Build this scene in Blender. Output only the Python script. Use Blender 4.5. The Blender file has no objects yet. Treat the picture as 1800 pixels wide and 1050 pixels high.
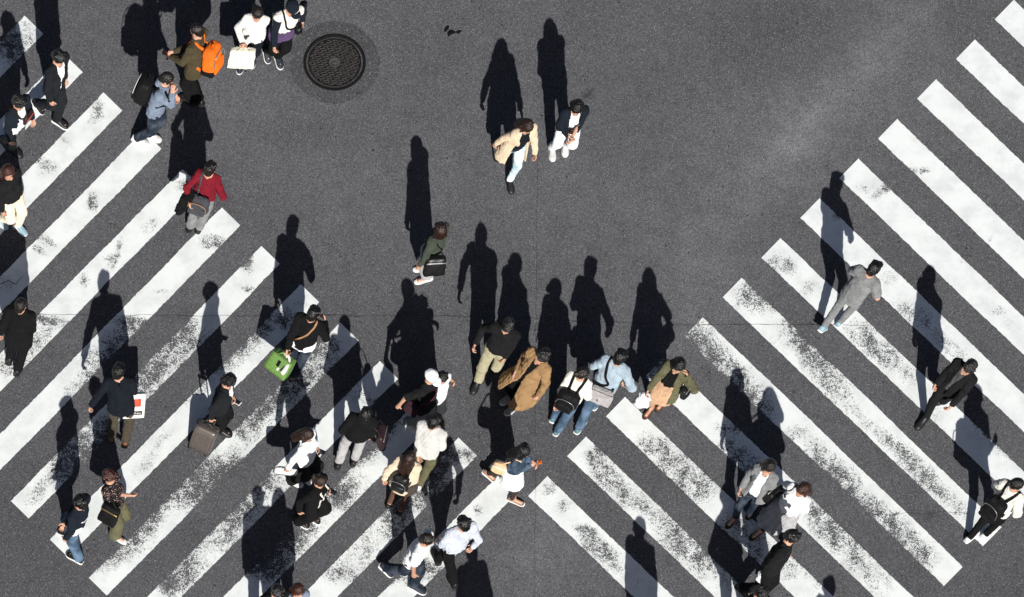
import bpy, bmesh, math, random, time
import numpy as np
from mathutils import Vector, Matrix, Quaternion
from mathutils.bvhtree import BVHTree

T0 = time.time()
random.seed(7)
scene = bpy.context.scene
COL = scene.collection

# ------------------------------------------------------------------ camera
# A camera with a long lens high on a tower, 60 m above the crossing and tilted 9 degrees off
# straight down; the picture is a far corner of its frame (lens shift).
CAM_FOCAL = 7400.0                       # pixels at 1800 px picture width
AXIS = (-1157.7, 3207.1)                 # where the lens axis meets the picture plane
NADIR = (-730.9, 4362.1)                 # where plumb lines meet
CAM_H = 60.34                            # metres above the road
def _n(v):
    v = np.asarray(v, float); return v / np.linalg.norm(v)
_down = _n((NADIR[0]-AXIS[0], -(NADIR[1]-AXIS[1]), -CAM_FOCAL))
_Zc = -_down
_Yc = _n(np.array((0, 1, 0)) - _Zc[1]*_Zc)
_Xc = np.cross(_Yc, _Zc)
CAM_R = np.array((_Xc, _Yc, _Zc))        # camera axes -> world axes
_v = CAM_R @ np.array((900.0-AXIS[0], -(525.0-AXIS[1]), -CAM_FOCAL))
CAM_POS = _v*(CAM_H/_v[2])
cam_data = bpy.data.cameras.new('camera')
cam = bpy.data.objects.new('camera', cam_data)
COL.objects.link(cam)
cam_data.sensor_width = 36.0
cam_data.lens = 36.0 * CAM_FOCAL / 1800.0
cam_data.shift_x = (900.0-AXIS[0])/1800.0
cam_data.shift_y = (AXIS[1]-525.0)/1800.0
cam_data.clip_start = 0.5
cam_data.clip_end = 2000.0
_m = Matrix([list(r) for r in CAM_R]).to_4x4()
_m.translation = Vector(CAM_POS)
cam.matrix_world = _m
scene.camera = cam

def survey(px, py, z=0.0):
    """World point at height z for a point measured on the site photograph."""
    v = CAM_R @ np.array((px-AXIS[0], -(py-AXIS[1]), -CAM_FOCAL))
    t = (z - CAM_POS[2]) / v[2]
    return CAM_POS + t*v
def ground_dir(hx, hy, at=(900, 525)):
    d = survey(at[0]+40*hx, at[1]+40*hy) - survey(*at)
    d[2] = 0
    return _n(d)

# ------------------------------------------------------------------ sky, sun, exposure
SUN_ELEV = math.radians(35.0)
SUN_FROM = math.radians(180.0 + 0.5)     # compass bearing the sun stands at (+Y = 0)
world = bpy.data.worlds.new('World')
scene.world = world
world.use_nodes = True
wn = world.node_tree.nodes; wl = world.node_tree.links
wn.clear()
sky = wn.new('ShaderNodeTexSky'); sky.sky_type = 'NISHITA'
sky.sun_disc = False
sky.sun_elevation = SUN_ELEV
sky.sun_rotation = SUN_FROM
sky.air_density = 0.5; sky.dust_density = 1.2; sky.ozone_density = 0.2
bg = wn.new('ShaderNodeBackground'); bg.inputs['Strength'].default_value = 0.05
wo = wn.new('ShaderNodeOutputWorld')
wl.new(sky.outputs[0], bg.inputs[0]); wl.new(bg.outputs[0], wo.inputs[0])
sun_data = bpy.data.lights.new('sun', 'SUN')
sun_data.energy = 5.0; sun_data.angle = math.radians(0.53); sun_data.color = (1.0, 0.965, 0.91)
sun = bpy.data.objects.new('sun', sun_data); COL.objects.link(sun)
_sd = Vector((math.sin(SUN_FROM)*math.cos(SUN_ELEV), math.cos(SUN_FROM)*math.cos(SUN_ELEV), math.sin(SUN_ELEV)))
sun.rotation_euler = _sd.to_track_quat('Z', 'Y').to_euler()
sun.location = (0, -20, 30)
vs = scene.view_settings
vs.view_transform = 'Standard'; vs.look = 'None'; vs.gamma = 1.0; vs.use_curve_mapping = False
vs.exposure = 0.26

# ------------------------------------------------------------------ materials
MATS = {}
def newmat(name):
    m = bpy.data.materials.new(name); m.use_nodes = True
    nt = m.node_tree; nt.nodes.clear()
    out = nt.nodes.new('ShaderNodeOutputMaterial')
    b = nt.nodes.new('ShaderNodeBsdfPrincipled')
    nt.links.new(b.outputs[0], out.inputs[0])
    return m, nt, b, out
class NT:
    def __init__(s, nt): s.nt = nt
    def n(s, t, **kw):
        nd = s.nt.nodes.new(t)
        for k, v in kw.items():
            if k in ('operation', 'blend_type', 'data_type', 'feature', 'noise_dimensions', 'attribute_name', 'interpolation_type', 'wave_type', 'bands_direction', 'distance'):
                setattr(nd, k, v)
            else:
                nd.inputs[k].default_value = v
        return nd
    def l(s, a, b): s.nt.links.new(a, b)
    def math(s, op, a, b=None, c=None, clamp=False):
        nd = s.nt.nodes.new('ShaderNodeMath'); nd.operation = op; nd.use_clamp = clamp
        for i, v in enumerate((a, b, c)):
            if v is None: continue
            if isinstance(v, (int, float)): nd.inputs[i].default_value = v
            else: s.l(v, nd.inputs[i])
        return nd.outputs[0]
    def smooth(s, x, lo, hi, a=0.0, b=1.0):
        nd = s.nt.nodes.new('ShaderNodeMapRange'); nd.interpolation_type = 'SMOOTHSTEP'
        s.l(x, nd.inputs[0])
        for i, v in ((1, lo), (2, hi), (3, a), (4, b)):
            if isinstance(v, (int, float)): nd.inputs[i].default_value = v
            else: s.l(v, nd.inputs[i])
        return nd.outputs[0]
    def mix(s, fac, a, b, mode='MIX'):
        nd = s.nt.nodes.new('ShaderNodeMix'); nd.data_type = 'RGBA'; nd.blend_type = mode
        if isinstance(fac, (int, float)): nd.inputs[0].default_value = fac
        else: s.l(fac, nd.inputs[0])
        for i, v in ((6, a), (7, b)):
            if isinstance(v, tuple): nd.inputs[i].default_value = v if len(v) == 4 else (*v, 1)
            else: s.l(v, nd.inputs[i])
        return nd.outputs[2]
    def noise(s, vec, scale, detail=3.0, rough=0.55):
        nd = s.nt.nodes.new('ShaderNodeTexNoise')
        nd.inputs['Scale'].default_value = scale; nd.inputs['Detail'].default_value = detail
        nd.inputs['Roughness'].default_value = rough
        if vec is not None: s.l(vec, nd.inputs['Vector'])
        return nd.outputs[0]
    def coord(s, kind='Object'):
        return s.nt.nodes.new('ShaderNodeTexCoord').outputs[kind]
    def bump(s, h, strength, dist, target):
        nd = s.nt.nodes.new('ShaderNodeBump')
        nd.inputs['Strength'].default_value = strength; nd.inputs['Distance'].default_value = dist
        s.l(h, nd.inputs['Height']); s.l(nd.outputs[0], target)

def fabric(color, rough=0.88, vary=0.16, pattern=None, c2=None, key=None):
    k = key or ('fab', color, rough, pattern, c2)
    if k in MATS: return MATS[k]
    m, nt, b, out = newmat('cloth'); N = NT(nt)
    co = N.coord()
    big = N.noise(co, 9.0, 4.0, 0.6)
    fine = N.noise(co, 260.0, 2.0, 0.5)
    f = N.math('ADD', N.math('MULTIPLY', big, 0.7), N.math('MULTIPLY', fine, 0.3))
    lo = tuple(c*(1-vary*1.6) for c in color); hi = tuple(min(1, c*(1+vary*1.3)) for c in color)
    col = N.mix(N.smooth(f, 0.3, 0.7), lo, hi)
    if pattern == 'denim':
        fade = N.noise(co, 5.0, 2.0)
        col = N.mix(N.smooth(fade, 0.42, 0.68), col, tuple(min(1, c*1.9+0.03) for c in color))
    elif pattern == 'floral':
        v = N.n('ShaderNodeTexVoronoi', Scale=42.0); N.l(co, v.inputs['Vector'])
        col = N.mix(N.smooth(v.outputs[0], 0.22, 0.34), c2, col)
    elif pattern == 'knit':
        v = N.n('ShaderNodeTexWave', Scale=26.0, Distortion=3.0); N.l(co, v.inputs['Vector'])
        col = N.mix(N.math('MULTIPLY', v.outputs[1], 0.35), col, tuple(c*0.55 for c in color))
    elif pattern == 'stripe':
        v = N.n('ShaderNodeTexWave', Scale=14.0); v.bands_direction = 'Z'; N.l(co, v.inputs['Vector'])
        col = N.mix(N.smooth(v.outputs[1], 0.6, 0.72), col, c2)
    elif pattern == 'plaid':
        v = N.n('ShaderNodeTexChecker', Scale=28.0); N.l(co, v.inputs['Vector'])
        col = N.mix(N.math('MULTIPLY', v.outputs[1], 0.8), col, c2)
    N.l(col, b.inputs['Base Color'])
    b.inputs['Roughness'].default_value = rough
    b.inputs['Specular IOR Level'].default_value = 0.12
    b.inputs['Diffuse Roughness'].default_value = 0.4
    fold = N.n('ShaderNodeTexNoise', Scale=11.0, Detail=2.0, Distortion=1.2); N.l(co, fold.inputs['Vector'])
    ridge = N.math('ABSOLUTE', N.math('SUBTRACT', fold.outputs[0], 0.5))
    ridge = N.smooth(ridge, 0.0, 0.11)
    N.bump(N.math('ADD', N.math('MULTIPLY', ridge, 0.55), N.math('ADD', fold.outputs[0], N.math('MULTIPLY', fine, 0.05))), 0.5, 0.016, b.inputs['Normal'])
    MATS[k] = m
    return m
def plain(color, rough=0.5, spec=0.4, metal=0.0, vary=0.08, name='surface'):
    k = ('plain', color, rough, spec, metal)
    if k in MATS: return MATS[k]
    m, nt, b, out = newmat(name); N = NT(nt)
    f = N.noise(N.coord(), 30.0, 4.0, 0.6)
    N.l(N.mix(N.smooth(f, 0.3, 0.7), tuple(c*(1-vary*2) for c in color), tuple(min(1, c*(1+vary)) for c in color)), b.inputs['Base Color'])
    b.inputs['Roughness'].default_value = rough
    b.inputs['Specular IOR Level'].default_value = spec
    b.inputs['Metallic'].default_value = metal
    MATS[k] = m
    return m
def hairmat(color):
    k = ('hair', color)
    if k in MATS: return MATS[k]
    m, nt, b, out = newmat('hair'); N = NT(nt)
    co = N.coord()
    mp = N.n('ShaderNodeMapping'); mp.inputs['Scale'].default_value = (1, 1, 0.12); N.l(co, mp.inputs[0])
    st = N.noise(mp.outputs[0], 190.0, 3.0, 0.7)
    cl = N.noise(mp.outputs[0], 45.0, 2.0, 0.6)
    f = N.math('ADD', N.math('MULTIPLY', st, 0.5), N.math('MULTIPLY', cl, 0.5))
    N.l(N.mix(N.smooth(f, 0.36, 0.66), tuple(c*0.5 for c in color), tuple(min(1, c*1.9) for c in color)), b.inputs['Base Color'])
    b.inputs['Roughness'].default_value = 0.30
    b.inputs['Specular IOR Level'].default_value = 0.55
    N.bump(f, 0.9, 0.014, b.inputs['Normal'])
    MATS[k] = m
    return m
def skinmat(color):
    k = ('skin', color)
    if k in MATS: return MATS[k]
    m, nt, b, out = newmat('skin'); N = NT(nt)
    co = N.coord()
    f = N.noise(co, 14.0, 3.0)
    base = N.mix(N.smooth(f, 0.35, 0.7), color, (color[0]*1.02, color[1]*0.86, color[2]*0.8))
    at = N.n('ShaderNodeAttribute', attribute_name='tint')
    base = N.mix(at.outputs['Fac'], base, (color[0]*0.62, color[1]*0.28, color[2]*0.25))
    N.l(base, b.inputs['Base Color'])
    b.inputs['Roughness'].default_value = 0.5
    b.inputs['Subsurface Weight'].default_value = 0.0
    N.bump(N.noise(co, 180.0, 2.0), 0.15, 0.004, b.inputs['Normal'])
    MATS[k] = m
    return m

# ------------------------------------------------------------------ object helpers
def tag(o, label=None, cat=None, group=None, kind=None):
    if label: o['label'] = label
    if cat: o['category'] = cat
    if group: o['group'] = group
    if kind: o['kind'] = kind
    return o
def link(name, me, mat=None, parent=None, loc=None):
    o = bpy.data.objects.new(name, me)
    COL.objects.link(o)
    if mat is not None and me is not None and len(me.materials) == 0: me.materials.append(mat)
    if parent is not None: o.parent = parent
    if loc is not None: o.location = Vector(loc)
    return o
def mesh_np(name, V, Q, smooth=True):
    """mesh from a vertex array and an (m,3) or (m,4) face array"""
    me = bpy.data.meshes.new(name)
    n = Q.shape[1]
    me.vertices.add(len(V)); me.vertices.foreach_set('co', np.ascontiguousarray(V, np.float32).ravel())
    me.loops.add(Q.size); me.loops.foreach_set('vertex_index', np.ascontiguousarray(Q, np.int32).ravel())
    me.polygons.add(len(Q)); me.polygons.foreach_set('loop_start', np.arange(0, Q.size, n, dtype=np.int32))
    me.polygons.foreach_set('use_smooth', np.full(len(Q), smooth))
    me.update(calc_edges=True)
    return me

# ------------------------------------------------------------------ implicit surfaces
def _axis(lo, hi, h, fine):
    xs = [lo]; x = lo
    while x < hi:
        st = h
        for (a, b, hf) in fine:
            if a-0.5*h <= x <= b: st = min(st, hf)
        x += st; xs.append(x)
    return np.array(xs, np.float32)
class Field:
    def __init__(s, lo, hi, h, fine=()):
        s.ax = [_axis(lo[i], hi[i], h, [(c[i]-r, c[i]+r, hf) for (c, r, hf) in fine]) for i in range(3)]
        s.f = np.full([len(a) for a in s.ax], 1.0, np.float32)
    def win(s, lo, hi):
        sl = []
        for i in range(3):
            a = max(0, int(np.searchsorted(s.ax[i], lo[i]))-1); b = min(len(s.ax[i]), int(np.searchsorted(s.ax[i], hi[i]))+1)
            if b <= a: return None
            sl.append(slice(a, b))
        return tuple(sl)
    def pts(s, sl):
        return (s.ax[0][sl[0]][:, None, None], s.ax[1][sl[1]][None, :, None], s.ax[2][sl[2]][None, None, :])
    def put(s, sl, d, k, op):
        g = s.f[sl]
        if op == 'u':
            h = np.clip(0.5+0.5*(g-d)/k, 0, 1)
            s.f[sl] = g*(1-h)+d*h-k*h*(1-h)
        elif op == 's':
            h = np.clip(0.5-0.5*(g+d)/k, 0, 1)
            s.f[sl] = g*(1-h)-d*h+k*h*(1-h)
        elif op == 'i':
            s.f[sl] = np.maximum(g, d)
    def cone(s, a, b, ra, rb, k=0.02, wide=None, cap=False, op='u'):
        a = np.asarray(a, np.float32); b = np.asarray(b, np.float32)
        w = wide[1] if wide else 1.0
        m = max(ra, rb)*max(w, 1.0) + k + 0.03
        sl = s.win(np.minimum(a, b)-m, np.maximum(a, b)+m)
        if sl is None: return
        X, Y, Z = s.pts(sl)
        X = X-a[0]; Y = Y-a[1]; Z = Z-a[2]
        ba = b-a; L2 = float(ba@ba)+1e-9
        t0 = (X*ba[0]+Y*ba[1]+Z*ba[2])/L2
        t = np.clip(t0, 0, 1)
        dx = X-t*ba[0]; dy = Y-t*ba[1]; dz = Z-t*ba[2]
        if wide:
            sv = np.asarray(wide[0], np.float32)
            q = (dx*sv[0]+dy*sv[1]+dz*sv[2])*(1.0/w-1.0)
            dx = dx+q*sv[0]; dy = dy+q*sv[1]; dz = dz+q*sv[2]
        d = np.sqrt(dx*dx+dy*dy+dz*dz)-(ra+t*(rb-ra))
        if cap: d = np.maximum(d, (t0-1.0)*math.sqrt(L2))
        s.put(sl, d, k, op)
    def ell(s, c, R, rad, k=0.02, op='u', pw=2.0):
        """ellipsoid; R rows are its axes"""
        c = np.asarray(c, np.float32); R = np.asarray(R, np.float32)
        m = max(rad)*1.05+k+0.03
        sl = s.win(c-m, c+m)
        if sl is None: return
        X, Y, Z = s.pts(sl)
        X = X-c[0]; Y = Y-c[1]; Z = Z-c[2]
        q = 0
        for i in range(3):
            q = q + np.abs((X*R[i][0]+Y*R[i][1]+Z*R[i][2])/rad[i])**pw
        d = (q**(1.0/pw)-1.0)*min(rad)
        s.put(sl, d, k, op)
    def plane(s, p, n):
        """keep the side the normal points away from"""
        sl = (slice(None),)*3
        X, Y, Z = s.pts(sl)
        s.put(sl, (X-p[0])*n[0]+(Y-p[1])*n[1]+(Z-p[2])*n[2], 0.01, 'i')
    def mesh(s, fold=None, seed=0):
        f = s.f
        s_ = f < 0
        u = s_.astype(np.uint8)
        c = (u[:-1, :-1, :-1]+u[1:, :-1, :-1]+u[:-1, 1:, :-1]+u[1:, 1:, :-1]
             + u[:-1, :-1, 1:]+u[1:, :-1, 1:]+u[:-1, 1:, 1:]+u[1:, 1:, 1:])
        act = (c > 0) & (c < 8)
        I, J, K = np.nonzero(act)
        idx = np.full(act.shape, -1, np.int32); idx[I, J, K] = np.arange(len(I))
        cv = {}
        for o in [(a, b, d) for a in (0, 1) for b in (0, 1) for d in (0, 1)]:
            cv[o] = f[I+o[0], J+o[1], K+o[2]]
        acc = np.zeros((len(I), 3), np.float32); cnt = np.zeros(len(I), np.float32)
        for o in list(cv):
            for ax in range(3):
                if o[ax]: continue
                p = list(o); p[ax] = 1; p = tuple(p)
                f1 = cv[o]; f2 = cv[p]
                m = (f1 < 0) != (f2 < 0)
                t = np.where(m, f1/np.where(m, f1-f2, 1), 0)
                q = np.tile(np.array(o, np.float32), (len(I), 1)); q[:, ax] = t
                acc += q*m[:, None]; cnt += m
        acc /= np.maximum(cnt, 1)[:, None]
        V = np.empty_like(acc)
        for ax, A in zip(range(3), (I, J, K)):
            a = s.ax[ax]; V[:, ax] = a[A]+acc[:, ax]*(a[A+1]-a[A])
        Q = []
        ch = s_[:-1, 1:-1, 1:-1] != s_[1:, 1:-1, 1:-1]
        i, j, k = np.nonzero(ch); j = j+1; k = k+1
        q = np.stack([idx[i, j-1, k-1], idx[i, j, k-1], idx[i, j, k], idx[i, j-1, k]], 1); fl = s_[i, j, k]
        Q.append(np.where(fl[:, None], q, q[:, ::-1]))
        ch = s_[1:-1, :-1, 1:-1] != s_[1:-1, 1:, 1:-1]
        i, j, k = np.nonzero(ch); i = i+1; k = k+1
        q = np.stack([idx[i-1, j, k-1], idx[i-1, j, k], idx[i, j, k], idx[i, j, k-1]], 1); fl = s_[i, j, k]
        Q.append(np.where(fl[:, None], q, q[:, ::-1]))
        ch = s_[1:-1, 1:-1, :-1] != s_[1:-1, 1:-1, 1:]
        i, j, k = np.nonzero(ch); i = i+1; j = j+1
        q = np.stack([idx[i-1, j-1, k], idx[i, j-1, k], idx[i, j, k], idx[i-1, j, k]], 1); fl = s_[i, j, k]
        Q.append(np.where(fl[:, None], q, q[:, ::-1]))
        Q = np.concatenate(Q)
        if fold:
            n = np.cross(V[Q[:, 2]]-V[Q[:, 0]], V[Q[:, 3]]-V[Q[:, 1]])
            N_ = np.zeros_like(V)
            for a in range(4):
                for ax in range(3): N_[:, ax] += np.bincount(Q[:, a], n[:, ax], len(V))
            N_ /= np.maximum(np.linalg.norm(N_, axis=1), 1e-9)[:, None]
            V = V+N_*(fold_noise(V, fold[1], seed)*fold[0])[:, None]
        return V, Q
def fold_noise(V, wl, seed):
    rs = np.random.RandomState(seed)
    o = np.zeros(len(V), np.float32)
    for i in range(6):
        d = rs.normal(size=3); d[2] *= 0.55; d /= np.linalg.norm(d)
        w2 = rs.normal(size=3)
        ph = V@(d*(6.283/(wl*(0.6+0.8*rs.rand())))) + rs.rand()*6.28 + 1.3*np.sin(V@(w2*9.0)+rs.rand()*6.28)
        o += np.sin(ph)
    o /= 3.0
    return np.where(o > 0, o, o*0.6)

# ------------------------------------------------------------------ the road
GROW = 1.28
def blobs(px, py, lst):
    """soft sum of round patches (x, y, radius, strength) in survey-photo units"""
    t = np.zeros_like(px, dtype=float)
    for b in lst:
        x, y, r, s = b[:4]
        rx, ry = (r if isinstance(r, tuple) else (r, r)); rx *= GROW; ry *= GROW
        dx = px-x; dy = py-y
        if len(b) > 4:
            ca, sa = math.cos(math.radians(b[4])), math.sin(math.radians(b[4]))
            dx, dy = dx*ca+dy*sa, -dx*sa+dy*ca
        t = t + s*np.exp(-((dx/rx)**2+(dy/ry)**2))
    return t
def lownoise(x, y, wl, seed):
    rs = np.random.RandomState(seed); o = 0
    for i in range(7):
        a = rs.rand()*6.283; k = 6.283/(wl*(0.5+rs.rand()))
        o = o + np.sin((x*math.cos(a)+y*math.sin(a))*k+rs.rand()*6.283+1.2*np.sin((x*math.sin(a)-y*math.cos(a))*k*0.7))
    return o/4.0
def project(P):
    """inverse of survey(): picture position of world points"""
    q = (np.asarray(P)-CAM_POS) @ CAM_R
    return AXIS[0]+CAM_FOCAL*q[..., 0]/-q[..., 2], AXIS[1]-CAM_FOCAL*q[..., 1]/-q[..., 2]
TONES = [(1450, 190, (190, 34), 0.34, -47), (1430, 250, 90, 0.20), (1560, 110, 90, 0.08), (1650, 170, (120, 50), 0.08),
         (510, 235, (70, 22), -0.16), (620, 290, (130, 70), 0.08), (1250, 420, (60, 200), 0.07), (1270, 480, 110, 0.07),
         (1150, 420, 150, 0.06), (830, 300, (200, 120), 0.05), (1350, 60, (160, 80), -0.10), (940, 980, (50, 80), 0.22), (860, 990, 80, 0.10),
         (980, 560, 90, 0.05), (1010, 720, (120, 80), -0.10), (700, 60, (80, 60), -0.06), (60, 1000, 90, -0.10), (20, 850, 60, -0.06),
         (430, 200, (120, 90), 0.06), (1180, 250, (100, 60), 0.05), (1610, 440, (60, 60), -0.05), (1640, 640, (80, 60), -0.06), (1030, 266, (5, 7), -0.6), (1035, 166, 4, -0.5), (603, 9, (6, 4), -0.5), (741, 165, 4, -0.5), (433, 329, 4, -0.5), (1420, 680, 5, -0.5), (1610, 866, 5, -0.5), (1640, 903, 5, -0.4), (340, 950, 20, -0.12), (1010, 1000, 60, 0.12)]

def road_material(name, base, tone_attr=True, seed=0.0):
    m, nt, b, out = newmat(name); N = NT(nt)
    co = N.coord()
    rm = N.n('ShaderNodeMapping'); rm.inputs['Rotation'].default_value = (0.5, 0.35, 0.62); N.l(co, rm.inputs[0])
    vg = N.n('ShaderNodeTexVoronoi', Scale=105.0); N.l(rm.outputs[0], vg.inputs['Vector'])
    sg = N.n('ShaderNodeSeparateColor'); N.l(vg.outputs['Color'], sg.inputs[0])
    n0 = N.noise(rm.outputs[0], 170.0, 2.0, 0.7)
    n1 = N.math('ADD', N.math('MULTIPLY', sg.outputs[0], 0.40), N.math('MULTIPLY', n0, 0.60))
    n2 = N.noise(rm.outputs[0], 27.0, 3.0, 0.6)
    big = N.noise(co, 0.55, 4.0, 0.55)
    mid = N.noise(co, 3.2, 4.0, 0.6)
    grain = N.math('ADD', N.math('MULTIPLY', n1, 0.78), N.math('MULTIPLY', n2, 0.22))
    val = N.smooth(grain, 0.22, 0.78, base*0.44, base*1.66)
    val = N.math('MULTIPLY', val, N.math('ADD', 0.66, N.math('MULTIPLY', big, 0.48)))
    val = N.math('MULTIPLY', val, N.math('ADD', 0.80, N.math('MULTIPLY', mid, 0.40)))
    if tone_attr:
        at = N.n('ShaderNodeAttribute', attribute_name='tone')
        val = N.math('MULTIPLY', val, N.math('ADD', 1.0, N.math('MULTIPLY', at.outputs['Fac'], N.smooth(mid, 0.30, 0.66, 0.95, 1.35))))
    # pale stones worn bare
    v = N.n('ShaderNodeTexVoronoi', Scale=78.0); N.l(co, v.inputs['Vector'])
    sep = N.n('ShaderNodeSeparateColor'); N.l(v.outputs['Color'], sep.inputs[0])
    stone = N.math('MULTIPLY', N.math('GREATER_THAN', sep.outputs[0], 0.86), N.smooth(v.outputs[0], 0.30, 0.42, 1.0, 0.0))
    stone = N.math('MULTIPLY', stone, N.math('ADD', 0.25, N.math('MULTIPLY', sep.outputs[1], 0.75)))
    # small black pits
    v2 = N.n('ShaderNodeTexVoronoi', Scale=9.0); N.l(co, v2.inputs['Vector'])
    sp2 = N.n('ShaderNodeSeparateColor'); N.l(v2.outputs['Color'], sp2.inputs[0])
    pit = N.math('MULTIPLY', N.math('GREATER_THAN', sp2.outputs[0], 0.90), N.smooth(v2.outputs[0], 0.10, 0.16, 0.75, 0.0))
    comb = N.n('ShaderNodeCombineColor')
    N.l(N.math('MULTIPLY', val, 0.985), comb.inputs[0]); N.l(N.math('MULTIPLY', val, 1.0), comb.inputs[1]); N.l(N.math('MULTIPLY', val, 1.085), comb.inputs[2])
    col = N.mix(stone, comb.outputs[0], (0.38, 0.38, 0.38))
    col = N.mix(pit, col, (0.012, 0.012, 0.012))
    N.l(col, b.inputs['Base Color'])
    b.inputs['Roughness'].default_value = 0.95
    b.inputs['Specular IOR Level'].default_value = 0.0
    b.inputs['Diffuse Roughness'].default_value = 1.0
    N.bump(grain, 0.6, 0.01, b.inputs['Normal'])
    return m
ROAD = road_material('asphalt', 0.096)
PATCH = road_material('asphalt_patch', 0.071, tone_attr=False)

def grid_axis(lo, hi, st, far):
    a = list(np.arange(lo, hi+1e-6, st))
    e = [2, 6, 20, 70, 250, far]
    return np.array([lo-x for x in e[::-1]]+a+[hi+x for x in e])
gx = grid_axis(-10.0, 10.0, 0.15, 900); gy = grid_axis(-7.5, 7.5, 0.15, 900)
GX, GY = np.meshgrid(gx, gy, indexing='ij')
V = np.stack([GX.ravel(), GY.ravel(), np.zeros(GX.size)], 1)
ii = np.arange(GX.size).reshape(GX.shape)
Q = np.stack([ii[:-1, :-1].ravel(), ii[1:, :-1].ravel(), ii[1:, 1:].ravel(), ii[:-1, 1:].ravel()], 1)
me = mesh_np('road', V, Q, False)
inside = (np.abs(V[:, 0]) < 14) & (np.abs(V[:, 1]) < 11)
ppx, ppy = project(V)
tone = np.where(inside, blobs(np.where(inside, ppx, 0), np.where(inside, ppy, 0), TONES), 0)
at = me.attributes.new('tone', 'FLOAT', 'POINT'); at.data.foreach_set('value', tone.astype(np.float32))
road = link('road', me, ROAD)
tag(road, 'grey asphalt of the wide road crossing', kind='structure')

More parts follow.
